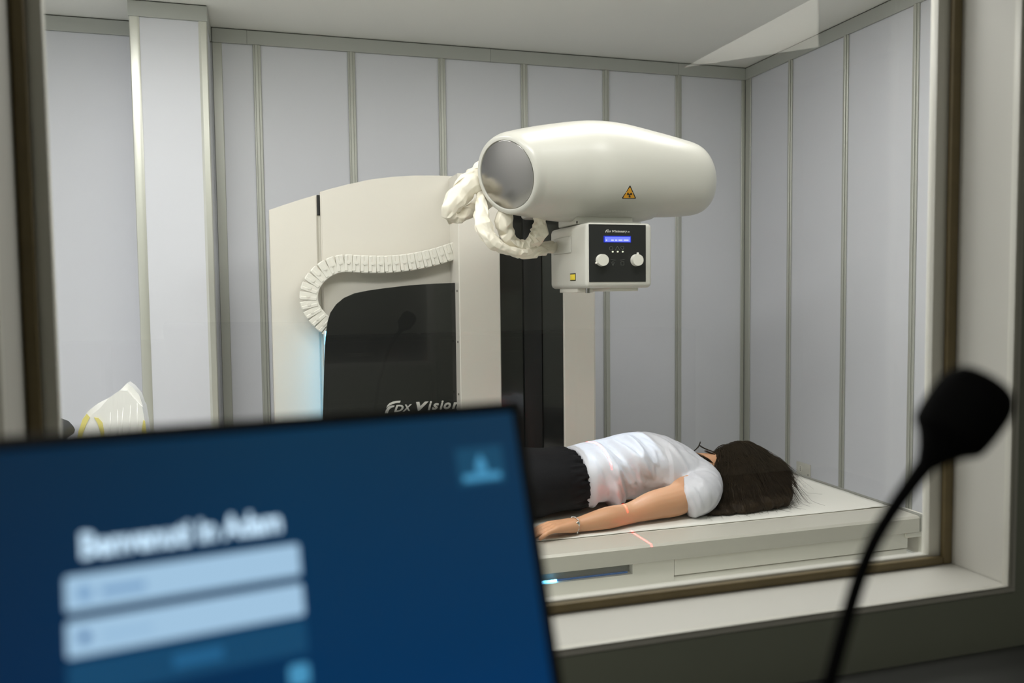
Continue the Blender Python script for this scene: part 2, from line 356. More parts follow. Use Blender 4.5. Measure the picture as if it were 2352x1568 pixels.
def frame4(name, x0, x1, z0, z1, t, y0, y1, m, par, bev=.002):
    for a, b in (((x0, y0, z0), (x0+t, y1, z1)), ((x1-t, y0, z0), (x1, y1, z1)), ((x0+t+.0003, y0, z0), (x1-t-.0003, y1, z0+t)), ((x0+t+.0003, y0, z1-t), (x1-t-.0003, y1, z1))):
        box(name, a, b, m, par, bev, 2)
for a, b in (((WX0+.0004, 1.262, WZ0+.0004), (WX0+.018, 1.274, WZ1-.0004)), ((WX1-.021, 1.262, WZ0+.0004), (WX1-.0004, 1.274, WZ1-.0004)), ((WX0+.0183, 1.262, WZ0+.0004), (WX1-.0213, 1.274, WZ0+.0165)), ((WX0+.0183, 1.262, WZ1-.0165), (WX1-.0213, 1.274, WZ1-.0004))):
    box('sealant_bead', a, b, 'bead', win, .004, 2)
for a, b in (((WX0+.0004, 1.2745, WZ0+.0004), (WX0+.037, 1.293, WZ1-.0004)), ((WX1-.046, 1.2745, WZ0+.0004), (WX1-.0004, 1.293, WZ1-.0004)), ((WX0+.0373, 1.2745, WZ0+.0004), (WX1-.0463, 1.293, WZ0+.0195)), ((WX0+.0373, 1.2745, WZ1-.0195), (WX1-.0463, 1.293, WZ1-.0004))):
    box('frame_bar', a, b, 'wframe', win, .002, 2)
for a, b in (((WX0-.0002, YF-.004, WZ0), (WX0+.008, YF+.009, WZ1)), ((WX1-.008, YF-.004, WZ0), (WX1+.0002, YF+.009, WZ1)), ((WX0+.0083, YF-.004, WZ0-.0001), (WX1-.0083, YF+.009, WZ0+.0015)), ((WX0+.0083, YF-.004, WZ1-.0015), (WX1-.0083, YF+.009, WZ1+.0001))):
    box('edge_profile', a, b, 'wframe', win, .0007, 2)
box('glass_pane', (WX0+.034, 1.284, WZ0+.017), (WX1-.045, 1.290, WZ1-.017), 'glass', win)

# ------------------------------------------------------------------ operator room behind and beside the camera
struct(box('wall_rear', (XL-.15, -2.75, 0), (3.9, -2.6, ZC-.001), 'oproom'))
struct(box('wall_operator_left', (XL-.15, -2.599, 0), (XL, YF-.001, ZC-.001), 'oproom'))
struct(box('wall_operator_right', (3.75, -2.599, 0), (3.9, YF-.001, ZC-.001), 'oproom'))

# ------------------------------------------------------------------ ceiling lights (above the frame; the two fill panels are added)
for i, (x, y, nx, lab) in enumerate(((-.65, 3.1, .6, 'white rectangular ceiling light panel nearest the column'), (1.0, 1.9, .6, 'white rectangular ceiling light panel nearest the control window'), (-.75, 1.8, .6, 'added unseen fill light panel front left above the chair'), (1.75, 3.1, .6, 'added unseen fill light panel nearest the right wall'), (-1.0, -.3, .3, 'small square ceiling light panel in the operator room'))):
    t = thing('ceiling_light', (x, y, ZC), lab, 'ceiling light')
    nx_, ny_ = (.6, .3) if i < 4 else (.3, .3)
    frame_bits = [((x-nx_, y-ny_, ZC-.02), (x-nx_+.02, y+ny_, ZC-.0005)), ((x+nx_-.02, y-ny_, ZC-.02), (x+nx_, y+ny_, ZC-.0005)), ((x-nx_+.02, y-ny_, ZC-.02), (x+nx_-.02, y-ny_+.02, ZC-.0005)), ((x-nx_+.02, y+ny_-.02, ZC-.02), (x+nx_-.02, y+ny_, ZC-.0005))]
    boxes('frame', frame_bits, 'wframe', t); box('diffuser', (x-nx_+.021, y-ny_+.021, ZC-.010), (x+nx_-.021, y+ny_-.021, ZC-.001), 'lamp', t)

# ------------------------------------------------------------------ x-ray stand behind the table
YH, YP, YT = 3.90, 3.80, 3.72
xz = lambda px, py, Y: (lambda p: (p.x, p.z))(at(px, py, Y=Y))
st = thing('xray_stand', (.8, 4.0, 0), 'tall cream x-ray stand with arched top and glossy black front panel', 'x-ray stand')
# main housing with arched top
top = [xz(x, y, YH) for x, y in ((735, 440), (760, 433), (800, 423), (850, 412), (900, 406), (950, 403), (1000, 403), (1058, 405))]
X0h, X1h = top[0][0], 1.42
prism('front_housing', [(X0h, .06)] + top + [(X1h, top[-1][1]-.03), (X1h, .06)], 'Y', YH, YH+.12, 'white', st, .006)
ts = [xz(x, y, YH+.015) for x, y in ((618, 482), (650, 471), (690, 458), (727, 447))]
prism('side_housing', [(ts[0][0], .06)] + ts + [(ts[-1][0], .06)], 'Y', YH+.015, YH+.42, 'white', st, .004)
prism('rear_housing', [(ts[-1][0]-.01, .03), (ts[-1][0]-.01, ts[-1][1]-.03), (1.40, top[-1][1]-.06), (1.40, .03)], 'Y', YH+.121, YH+.42, 'white', st)
sl = xz(731, 447, YH+.03); sl2 = xz(731, 494, YH+.03)
box('gap_cover', (sl[0]-.012, YH+.022, sl2[1]), (X0h-.0005, YH+.115, sl[1]-.002), 'matte', st, .001, 1)
box('gap_infill', (sl[0]-.009, YH+.03, .08), (X0h-.0005, YH+.118, sl2[1]-.001), 'plastic', st)
# black panel with big rounded shoulder
bp = [xz(x, y, YP) for x, y in ((1056, 649), (1000, 651), (940, 655), (880, 662), (845, 667), (815, 673), (790, 684), (772, 699), (759, 718), (752, 740), (748, 775), (745, 830), (743, 900), (741, 980))]
xl_ = bp[-1][0]; prism('front_panel', bp + [(xl_, .10), (bp[0][0], .10)], 'Y', YP, YP+.022, 'black', st, .003)
box('panel_backing', (xl_+.14, YP+.023, .10), (.88, YH-.001, 1.17), 'matte', st)
LX = xl_+.022
led = box('led_strip', (LX, YP+.03, .45), (LX+.006, YP+.05, 1.16), 'blue', st)
led['label'] = 'light blue led strip glowing beside the black panel'
# tower in front: two cream cheeks and a black channel
x = lambda px, Y=YT: at(px, 700, Y=Y).x
ztw = at(1100, 399, Y=YT).z
prism('tower_cheek', [(x(1055), YT+.26), (x(1055), YT+.004), (x(1055)+.004, YT), (x(1150)-.004, YT), (x(1150), YT+.004), (x(1150), YT+.26)], 'Z', .08, ztw, 'white', st)
x1242 = x(1242, YT+.07)
box('channel_back', (x(1150)+.0005, YT+.07, .08), (x1242-.001, YT+.10, ztw-.02), 'black', st)
box('channel_rib', (x(1203, YT+.06), YT+.055, .08), (x1242-.001, YT+.0695, ztw-.02), 'matte', st, .002)
prism('channel_side', [(x1242, YT+.07), (x(1295)-.001, YT+.012), (x(1295)-.001, YT+.2), (x1242, YT+.2)], 'Z', .08, ztw-.02, 'black', st)
prism('tower_cheek', [(x(1295), YT+.26), (x(1295), YT+.004), (x(1295)+.004, YT), (x(1369)-.012, YT), (x(1369), YT+.012), (x(1369), YT+.26)], 'Z', .08, ztw, 'white', st)
box('tower_back', (x(1150)+.001, YT+.21, .08), (x(1295)-.002, YT+.26, ztw-.02), 'matte', st)
for py in (668, 785, 905):
    p = at(1053.5, py, Y=YT+.03); cyl('screw', (x(1055)-.004, YT+.03, p.z), (x(1055)-.0002, YT+.03, p.z), .005, 'steel', st, n=12)
box('base_plinth', (x(1055)-.02, YT-.04, 0), (x(1369)+.02, YH+.42, .078), 'plastic', st, .01)
box('base_foot', (ts[0][0]+.02, YP+.03, 0), (x(1055)-.022, YH+.40, .058), 'plastic', st, .006)
# lettering on the black panel (runs on behind the tower)
o0 = at(884, 949, Y=YP-.0012); hx = at(1052, 941, Y=YP-.0012)
LH = (at(884, 922, Y=YP) - at(884, 949, Y=YP)).z
s_ = (hx.x-o0.x)/168.0       # metres per photo pixel along the line
def letter_obj(parts_, name, origin, scale, Y):
    bm = bmesh.new()
    for me, ox, oy, sc in parts_:
        me.transform(Matrix.Translation((ox, oy, 0)) @ Matrix.Scale(sc, 4)); bm.from_mesh(me); D.meshes.remove(me)
    me = bm_mesh(bm, name); me.transform(Matrix.Scale(scale, 4))
    me.transform(Matrix(((1, 0, 0, origin.x), (0, 0, -1, Y), (0, 1, 0, origin.z), (0, 0, 0, 1)))); return me
def poly_mesh(polys, d=.5):
    bm = bmesh.new()
    for pts in polys:
        A = [bm.verts.new((p[0], p[1], 0)) for p in pts]; B = [bm.verts.new((p[0], p[1], d)) for p in pts]
        bm.faces.new(A); bm.faces.new(B[::-1])
        for i in range(len(A)): bm.faces.new((A[i], B[i], B[(i+1) % len(A)], A[(i+1) % len(A)]))
    bmesh.ops.triangulate(bm, faces=[f for f in bm.faces if len(f.verts) > 4]); return bm_mesh(bm)
def brand_parts():
    # unit: photo pixels; stylised F with a swoosh, small-cap DX, bold italic word
    sw = [(3.5, 12), (6, 18), (11, 22.5), (18, 25.5), (26, 26.8), (36, 27), (34.5, 22.5), (26, 22), (17, 20), (10, 16.5)]
    st_ = [(0, 0), (2, 6), (5.5, 12), (10, 15.5), (15, 16.8), (22, 17), (21, 13), (15.5, 12.2), (11.5, 9.5), (8.5, 5), (7, 0)]
    out = [(poly_mesh([sw, st_]), 0, 0, 1)]
    def put(c, x0, x1, y0, h, bold=.9, sh=.30):
        me = text_mesh(c, 24, .3, bold, sh); xs_ = [v.co.x for v in me.vertices]; ys_ = [v.co.y for v in me.vertices]
        a, b, c_, d_ = min(xs_), max(xs_), min(ys_), max(ys_)
        me.transform(Matrix.Translation((x0, y0, 0)) @ Matrix.Diagonal(((x1-x0)/(b-a), h/(d_-c_), 1, 1)) @ Matrix.Translation((-a, -c_, 0)))
        out.append((me, 0, 0, 1))
    put('D', 20.5, 42.5, 1.5, 16); put('X', 40, 61.5, 1.8, 16, .7)
    put('V', 71, 100, 1.6, 20.5, 1.3); put('i', 97.5, 107.5, 1.8, 21, .9); put('s', 107, 123.5, 1.8, 15.5, .9, .38); put('i', 125, 134.5, 1.8, 21)
    put('o', 134.5, 151.5, 1.6, 16); put('n', 154, 172, 1.8, 15.6); put('a', 175, 191, 1.6, 16); put('r', 194, 207, 1.8, 15.6); put('y', 205, 225, -4, 21.2)
    return out
lm = link('lettering', letter_obj(brand_parts(), 'lettering', o0, s_, YP-.001), 'letter', st)
lm.rotation_euler = (0, 0, 0)
# cable chain
ch = crom([xz(x_, y_, 3.852) for x_, y_ in ((1062, 569), (1030, 580), (990, 592), (940, 602), (890, 607), (840, 607), (790, 605), (760, 612), (735, 628), (716, 652), (709, 680), (713, 705), (728, 728), (752, 750), (775, 765))], 12)
bm = box_bm((-.0165, -.022, -.040), (.0165, .022, .040), .003, 1)
box_bm((.004, -.0245, -.037), (.0195, .0245, .034), .002, 1, bm)
cyl_bm((.002, .0265, -.004), (.002, -.0265, -.004), .008, n=12, bm=bm)
lkm = autos(bm_mesh(bm, 'chain_link')); lkm.materials.append(M['plastic'])
acc = 0; step = .0362; last = Vector((ch[0][0], 0, ch[0][1])); nl = 0
for i in range(1, len(ch)):
    p = Vector((ch[i][0], 0, ch[i][1])); q = Vector((ch[i-1][0], 0, ch[i-1][1])); seg = (p-q).length
    while acc+seg >= step:
        q = q + (p-q)*((step-acc)/seg); seg = (p-q).length; acc = 0
        d = (p-q).normalized() if seg > 1e-6 else Vector((-1, 0, 0))
        ang = math.atan2(d.z, d.x)
        link('chain_link', lkm, None, st, Matrix.Translation((q.x, 3.852, q.z)) @ Matrix.Rotation(-ang, 4, 'Y')); nl += 1
    acc += seg

# ------------------------------------------------------------------ x-ray tube head
th = thing('xray_tube_head', (1.3, 3.05, 1.585), 'glossy white x-ray tube head with round mirror cap and collimator box', 'x-ray tube')
YC = 3.05
c0 = at(1164, 402, Y=2.965); ncap = Vector((-.815, -.53, -.234)).normalized()
def ring(c, n, rh, rv, N=64, ex=2.0):
    n = n.normalized(); up = Vector((0, 0, 1)); v = (up-n*up.dot(n)).normalized(); h = v.cross(n)
    out = []
    for k in range(N):
        a = 2*math.pi*k/N; ca, sa = math.cos(a), math.sin(a)
        out.append(c + h*(rh*math.copysign(abs(ca)**(2/ex), ca)) + v*(rv*math.copysign(abs(sa)**(2/ex), sa)))
    return out
secs = []   # c, n, rh, rv
def zz(px, t_, b_):
    a, b = at(px, t_, Y=YC), at(px, b_, Y=YC); return a.x, (a.z+b.z)/2, (a.z-b.z)/2
raw = [zz(1310, 280.5, 503), zz(1365, 279, 501.5), zz(1420, 285, 500), zz(1486, 301, 499), zz(1545, 317, 498), zz(1590, 332, 494), zz(1612, 354, 484), zz(1624, 385, 466), zz(1629, 418, 432)]
cA = c0; n0 = ncap
key = [(*(cA - n0*.004), *n0, .1245, .1245), (*(cA + n0*.002), *n0, .1275, .1275), (*(cA + n0*.002), *n0, .1385, .1385), (*(cA - n0*.005), *n0, .1455, .1455), (*(cA - n0*.016), *n0, .1495, .1495), (*(cA - n0*.034), *n0, .1525, .1535)]
midc = at(1232, 397, Y=3.025)
key2 = [(midc.x, 3.025, midc.z, -.94, -.30, -.13, .171, .172)]
for i, (X_, z_, r_) in enumerate(raw): key2.append((X_, YC, z_, -1, -.08 if i == 0 else 0, -.03 if i == 0 else 0, r_*.97, r_))
body = [key[-1]] + key2
sm = crom(body, 5)
rings = [ring(Vector(k[:3]), Vector(k[3:6]), k[6], k[7]) for k in key[:-1]] + [ring(Vector(k[:3]), Vector(k[3:6]), max(k[6], .003), max(k[7], .003)) for k in sm]
shell = link('housing', autos(bm_mesh(loft_bm(rings), 'housing'), 50), 'gloss', th)
capo = link('end_cap', autos(bm_mesh(loft_bm([ring(cA - n0*.0035, n0, .1243, .1243), ring(cA - n0*.0005, n0, .1243, .1243), ring(cA + n0*.0005, n0, .1225, .1225)]), 'cap')), 'steel', th)
capo['label'] = 'round brushed steel end cap'
# mounting saddle between tube and collimator, arm back to the tower
box('mounting_plate', (1.16, 3.00, 1.582), (1.40, 3.20, 1.612), 'gloss', th, .006, 3)
loft_p = [ring(Vector((X_, 3.06, 1.70)), Vector((-1, 0, 0)), .11, r_) for X_, r_ in ((.98, .05), (1.00, .088), (1.05, .098), (1.12, .104), (1.44, .104), (1.50, .09), (1.53, .06))]
link('underside_shell', autos(bm_mesh(loft_bm(loft_p), 'u'), 50), 'gloss', th)
box('support_arm', (1.16, 3.16, 1.66), (1.38, 3.7195, 1.86), 'white', th, .02, 3)
# radiation warning triangle wrapped on the shell
hb = BVHTree.FromPolygons([v.co.copy() for v in shell.data.vertices], [tuple(p.vertices) for p in shell.data.polygons])
def wrapped(name, pts_px, m, lift, parent):
    """flat sticker: outline points dropped on the shell, slightly proud"""
    P3 = []
    for px, py in pts_px:
        tgt = at(px, py, Y=3.0); d = (tgt-CAM).normalized(); hit, nn, _, _ = hb.ray_cast(CAM, d)
        P3.append(hit + (nn if nn.dot(d) < 0 else -nn)*lift)
    bm = bmesh.new(); A = [bm.verts.new(p) for p in P3]; f = bm.faces.new(A)
    nrm = (P3[1]-P3[0]).cross(P3[2]-P3[0]).normalized(); nrm = nrm if nrm.dot(CAM-P3[0]) > 0 else -nrm
    B = [bm.verts.new(p-nrm*.002) for p in P3]
    for i in range(len(A)): bm.faces.new((A[i], B[i], B[(i+1) % len(A)], A[(i+1) % len(A)]))
    bmesh.ops.triangulate(bm, faces=[f_ for f_ in bm.faces if len(f_.verts) > 4])
    return link(name, bm_mesh(bm, name), m, parent)
def rt(pts, k=.12):
    c = (sum(p[0] for p in pts)/3, sum(p[1] for p in pts)/3); out = []
    for i in range(3):
        a, b, d = pts[i-1], pts[i], pts[(i+1) % 3]
        out += [(b[0]+(a[0]-b[0])*k, b[1]+(a[1]-b[1])*k), (b[0]+(d[0]-b[0])*k, b[1]+(d[1]-b[1])*k)]
    return out
tri = [(1447, 425), (1427.5, 455.5), (1461, 455.5)]
w1 = wrapped('warning_label', rt(tri, .05), 'ink', .002, th); w1['label'] = 'yellow triangular radiation warning sticker'
cxy = (1445.3, 446.5); tri2 = [(cxy[0]+(p[0]-cxy[0])*.80, cxy[1]+(p[1]-cxy[1])*.80) for p in tri]
wrapped('yellow_field', rt(tri2, .05), 'yellow', .0028, w1)
for a0 in (90, 210, 330):
    pts = [(1445.5+r_*math.cos(math.radians(a0+da)), 446.5+r_*math.sin(math.radians(a0+da))) for r_, da in ((2.0, -26), (5.6, -26), (6.1, 0), (5.6, 26), (2.0, 26))]
    wrapped('trefoil_blade', pts, 'ink', .0036, w1)
wrapped('trefoil_centre', [(1445.5+1.5*math.cos(a*math.pi/4), 446.5+1.5*math.sin(a*math.pi/4)) for a in range(8)], 'ink', .0036, w1)
# collimator box
YX = 2.87
bx0, bx1 = at(1350, 600, Y=YX).x - .006, at(1499, 600, Y=YX).x
bz0, bz1 = at(1420, 661, Y=YX).z, at(1420, 511, Y=YX).z
byb = YX + .40
col = box('collimator', (bx0, YX, bz0), (bx1, byb, bz1), 'gloss', th, .018, 4)
col['label'] = 'white collimator box with black control panel'
px0, px1 = at(1353, 600, Y=YX).x, at(1483, 600, Y=YX).x; pz0, pz1 = at(1418, 647, Y=YX).z, at(1418, 515.5, Y=YX).z
box('control_panel', (px0, YX-.0025, pz0), (px1, YX+.004, pz1), 'matte', col, .001, 1)
Yp = YX-.003
def pz(px, py): p = at(px, py, Y=Yp); return p.x, p.z
a, b = pz(1386.5, 556.5), pz(1449, 542)
box('display_rim', (a[0], Yp-.0012, a[1]), (b[0], Yp, b[1]), 'lcdrim', col)
a, b = pz(1389, 555), pz(1447, 544)
box('display', (a[0], Yp-.0022, a[1]), (b[0], Yp-.0013, b[1]), 'lcd', col)['label'] = 'glowing blue lcd display'
emw = emat('lcd_characters', S(215, 222, 255), 1.2)
boxes('display_line', [((pz(q, 550)[0], Yp-.0028, pz(q, 553)[1]), (pz(q+w_, 550)[0], Yp-.0023, pz(q, 550)[1])) for q, w_ in ((1391, 3), (1403, 6), (1412, 5), (1420, 9), (1432, 11))], emw, col)
o1 = at(1390, 533.6, Y=Yp); sc1 = (at(1446, 533, Y=Yp).x-o1.x)/252.0
link('lettering', letter_obj(brand_parts() + [(text_mesh('DR', 15, .3, .3, .3), 230, 2.3, 1)], 'lettering', o1, sc1, Yp-.0005), 'letter', col)
for px_, py_, ang in ((1381, 597.5, 205), (1460.5, 597.5, 80)):
    c = at(px_, py_, Y=Yp); r_ = .0225
    k = cyl('knob', (c.x, Yp, c.z), (c.x, Yp-.022, c.z), r_, 'plastic', col, r1=r_*.94, n=40, bev=.002)
    dx, dz = math.cos(math.radians(ang)), math.sin(math.radians(ang))
    mt = Matrix(((dx, 0, -dz, c.x), (0, 1, 0, 0), (dz, 0, dx, c.z), (0, 0, 0, 1)))
    me = bm_mesh(box_bm((r_*.8, Yp-.012, -.0035), (r_*1.28, Yp-.003, .0035), .0015, 1)); me.transform(mt); link('pointer', me, 'plastic', k)
for q in (1407, 1418.5, 1430): c = at(q, 578, Y=Yp); cyl('indicator_light', (c.x, Yp-.003, c.z), (c.x, Yp+.001, c.z), .0032, 'led', col, n=16)
# icon print: small outlined marks
def outline_icon(pts, wd=.0011, closed=True):
    P3 = [Vector((*[v for v in (pz(*p)[0], Yp-.0006, pz(*p)[1])],)) for p in pts]
    bm = bmesh.new(); n = len(P3)
    for i in range(n if closed else n-1): cyl_bm(P3[i], P3[(i+1) % n], wd/2, n=6, bm=bm)
    return link('icon', bm_mesh(bm, 'icon'), 'icon', col)
outline_icon([(1403.5+4.2*math.cos(a*.785), 570+4.2*math.sin(a*.785)) for a in range(8)])
outline_icon([(1418, 565.5), (1413, 574), (1423.5, 574)])
outline_icon([(1425, 567), (1432, 566), (1433, 570), (1430, 573.5), (1426, 570)])
outline_icon([(1402, 595.5), (1408, 597), (1414, 597.3)], closed=False); outline_icon([(1424, 597.3), (1430, 596.8), (1435, 595.2)], closed=False)
outline_icon([(1426, 601), (1433, 601), (1433, 608.5), (1426, 608.5)])
outline_icon([(1407.8+2.8*math.cos(a*.785), 603.5+2.8*math.sin(a*.785)) for a in range(8)]); outline_icon([(1406.5, 607), (1409, 607), (1408, 610)])
# left face details
fx = bx0
def fp(px, py): p = at(px, py, X=fx); return p.y, p.z
def side_patch(name, x0, y0, x1, y1, m, t, bev=.0005, x_off=0):
    p = [fp(*q) for q in ((x0, y1), (x1, y1), (x1, y0), (x0, y0))]
    ya, yb = (p[0][0]+p[3][0])/2, (p[1][0]+p[2][0])/2; za, zb = (p[0][1]+p[1][1])/2, (p[2][1]+p[3][1])/2
    return box(name, (fx-x_off-t, min(ya, yb), min(za, zb)), (fx-x_off, max(ya, yb), max(za, zb)), m, col, bev, 2)
side_patch('side_hatch', 1272, 546, 1312, 583, 'gloss', .004, .003)
side_patch('yellow_label', 1310, 627.5, 1322.5, 645, 'ink', .0012)['label'] = 'small yellow square label'
side_patch('label_field', 1310.6, 630, 1321.8, 642.6, 'lemon', .0006, .0002, .0013)
side_patch('latch', 1324, 507.5, 1327, 513, 'ink', .0012)
box('rail_guide', (bx0+.015, YX+.13, bz0-.016), (bx0+.08, YX+.33, bz0+.001), 'white', col, .003)
cyl('rail_knob', (bx0+.03, YX+.06, bz0-.018), (bx0+.03, YX+.06, bz0+.001), .009, 'steel', col, n=20)
a = pz(1411, 668); b = pz(1475, 661)
box('filter_slot', (a[0], YX+.03, a[1]-.001), (b[0], YX+.28, bz0+.001), 'plastic', col, .003)
box('gap_shade_strip', (bx0+.03, YX+.035, bz1-.001), (bx1-.03, byb-.02, bz1+.005), 'grey', col, .001, 1)  # grey strip standing in for the shade in the gap below the tube
cyl('lamp_window', (1.33, 3.06, bz0-.002), (1.33, 3.06, bz0+.002), .05, 'steel', col)
# creased vinyl cable sleeves
def sleeve(name, ctrl, seed, n=9, k=3, amp=.2):
    """ctrl: (px, py, Y, r); a coarse crumpled tube whose facets are creased, then rounded"""
    rnd = random.Random(seed); pts = []
    for px, py, Y_, r_ in ctrl: p = at(px, py, Y=Y_); pts.append((p.x, p.y, p.z, r_))
    path = crom(pts, k); tw = [rnd.random()*6.28 for _ in path]
    jit = {}
    def wob(i, a):
        key_ = (i, round(a, 3))
        if key_ not in jit: jit[key_] = 1 + amp*rnd.uniform(-1.3, 1) + .16*math.cos(2*a+i*.55+seed)
        return jit[key_]
    bm = tube_bm(path, n, None, wob); bmesh.ops.triangulate(bm, faces=list(bm.faces))
    for e in rnd.sample(list(bm.edges), len(bm.edges)//3): 
        if rnd.random() < .5 and e.is_manifold: bmesh.ops.rotate_edges(bm, edges=[e], use_ccw=True)
    cl = bm.edges.layers.float.new('crease_edge')
    for e in bm.edges: e[cl] = rnd.choice((0, 0, .35, .75, .9))
    me = evaluated(bm_mesh(bm, name), [('SUBSURF', dict(levels=3, render_levels=3))])
    return link(name, me, 'hose', th)
sleeve('cable_sleeve', [(1150, 352, 3.20, .030), (1120, 385, 3.17, .044), (1090, 412, 3.14, .046), (1060, 445, 3.12, .044), (1030, 482, 3.10, .040), (1040, 498, 3.13, .030), (1072, 487, 3.19, .038), (1106, 468, 3.24, .038), (1135, 440, 3.28, .035)], 1)
sleeve('cable_sleeve', [(1125, 415, 3.16, .022), (1107, 452, 3.12, .028), (1106, 490, 3.06, .029), (1115, 530, 3.03, .030), (1133, 557, 3.03, .029), (1165, 575, 3.05, .023), (1205, 583, 3.08, .023), (1240, 574, 3.14, .024), (1275, 564, 3.20, .026)], 12, amp=.2)
sleeve('cable_sleeve', [(1165, 480, 3.06, .028), (1158, 510, 3.06, .034), (1167, 545, 3.07, .033), (1190, 563, 3.09, .030), (1215, 559, 3.10, .028), (1236, 540, 3.09, .036), (1240, 515, 3.08, .024), (1236, 490, 3.07, .024)], 3, amp=.2)

# ------------------------------------------------------------------ examination table
ZTb = .46
tb = thing('examination_table', (1.2, 3.0, 0), 'low white x-ray examination table with metal side rails', 'examination table')
TX0, TX1, TY0, TY1 = -.05, 2.392, 2.54, 3.47
prism('front_rail', [(TY0, .400), (TY0, .452), (TY0+.008, ZTb), (2.687, ZTb), (2.687, .400)], 'X', TX0, TX1-.02, 'rail', tb, .002)
box('rear_rail', (TX0, 3.435, .400), (TX1-.02, TY1, ZTb), 'rail', tb, .003)
box('end_rail', (TX1-.0195, TY0, .400), (TX1+.0, TY1, ZTb+.003), 'grey', tb, .002)
box('table_board', (TX0+.001, 2.6875, .405), (TX1-.020, 3.4345, ZTb-.001), 'plastic', tb)
boxes('inner_frame', [((.1, 2.60, .37), (2.25, 3.40, .3995))], 'matte', tb)
# base: front cover with a handle recess
Yc = 2.555
def cz(px, py): p = at(px, py, Y=Yc); return p.x, p.z
c_ul = cz(1235, 1297)
zt_c = cz(1400, 1289)[1]
r0, r1 = cz(1232, 1326), cz(1453, 1290)
rz0, rz1 = cz(1453, 1318)[1], cz(1453, 1293)[1]
rx1 = r1[0]; rx0 = rx1-.62
xe = cz(1548, 1290)[0]
zb = .11
cov = boxes('front_cover', [((rx0-.35, Yc, rz1), (xe, Yc+.03, zt_c)), ((rx0-.35, Yc, zb), (xe, Yc+.03, rz0)), ((rx0-.35, Yc, rz0), (rx0, Yc+.03, rz1)), ((rx1, Yc, rz0), (xe, Yc+.03, rz1))], 'plastic', tb)
box('handle_recess', (rx0+.0005, Yc+.0305, rz0-.01), (rx1-.0005, Yc+.036, rz1+.01), 'grey', tb)
zl = (rz0+rz1)/2-.004
box('light_guide', (rx0+.002, Yc+.014, rz0+.001), (rx1-.012, Yc+.019, rz0+.006), 'bluedim', tb)
xa, xb = cz(1246, 1322)[0], cz(1281, 1322)[0]
box('blue_indicator', (xa, Yc+.008, rz0+.001), (xb, Yc+.0135, rz0+.008), 'blue', tb)['label'] = 'short glowing light blue indicator bar'
zs = cz(1800, 1292)[1]
box('lower_cover', (xe+.0015, Yc+.004, zb), (2.33, Yc+.03, zs-.004), 'plastic', tb, .003)
box('upper_cover', (xe+.0015, Yc, zs), (2.33, Yc+.03, zt_c-.004), 'plastic', tb, .003)
box('base_body', (rx0-.3, Yc+.04, .05), (2.30, 3.38, .3695), 'white', tb, .004)
box('floor_plinth', (.2, 2.66, 0), (2.1, 3.34, .0495), 'matte', tb, .004)
ex = TX1+.001
def ez(px, py): p = at(px, py, X=ex+.06); return p.y, p.z
box('end_cover', (ex, 2.56, .30), (ex+.055, 3.44, .395), 'plastic', tb, .012, 3)
box('end_bracket', (ex, 2.545, .40), (ex+.05, 2.70, .452), 'plastic', tb, .01, 3)
sl_ = at(2091, 1218, Y=2.545)
box('slot_bracket', (2.315, 2.548, sl_.z-.03), (TX1-.003, 2.66, .3995), 'plastic', tb, .005, 3)
box('bracket_slot', (sl_.x-.022, 2.546, sl_.z-.009), (sl_.x+.022, 2.5485, sl_.z+.009), 'matte', tb, .003, 3)
# paper sheet over the board
bm = bmesh.new(); NX, NY = 90, 30; V = []
for i in range(NX+1):
    row = []
    for j in range(NY+1):
        X_ = TX0+.03+(TX1-.03-TX0-.03)*i/NX; Y_ = 2.693+(3.43-2.693)*j/NY
        h = .0015+max(0, noise.noise(Vector((X_*5, Y_*7, 2))))*.0035 + .004*max(0, 1-abs((X_-2.27)*3+(Y_-2.75)*1.2)*14)*max(0, 1-(Y_-2.69)*5)
        row.append(bm.verts.new((X_, Y_, ZTb+h)))
    V.append(row)
for i in range(NX):
    for j in range(NY): bm.faces.new((V[i][j], V[i+1][j], V[i+1][j+1], V[i][j+1]))
me = evaluated(bm_mesh(bm), [('SOLIDIFY', dict(thickness=.001, offset=1))])
tag(link('paper_sheet', me, 'sheet'), 'white paper sheet spread over the examination table under the woman', 'sheet')

# ------------------------------------------------------------------ woman lying face down
pe = thing('person', (1.5, 3.05, ZTb), 'woman lying face down in white t-shirt and black trousers, dark hair spread', 'person')
ZS = ZTb+.007
def chain(bm, pts, n=20, k=6):
    path = crom(pts, k); P0, P1 = path[0], path[-1]
    tube_bm(path, n, bm)
    for q in (P0, P1): ell_bm(bm, q[:3], (q[3],)*3, None, 16, 10)
A_sh = Vector((1.63, 2.925, .575)); 
A_up = at(1562, 1143, Z=ZS+.066); A_mid = at(1500, 1160, Z=ZS+.056); A_el = at(1446, 1178, Z=ZS+.040); A_fo = at(1395, 1189, Z=ZS+.038); A_wr = at(1330, 1204, Z=ZS+.027); A_h = at(1285, 1213, Z=ZS+.024); A_k = at(1232, 1222, Z=ZS+.022)
bmB = bmesh.new()
chain(bmB, [(*A_sh, .066), (*A_up, .0615), (*A_mid, .053), (*A_el, .0385), (*A_fo, .040), (*A_wr, .0265)])
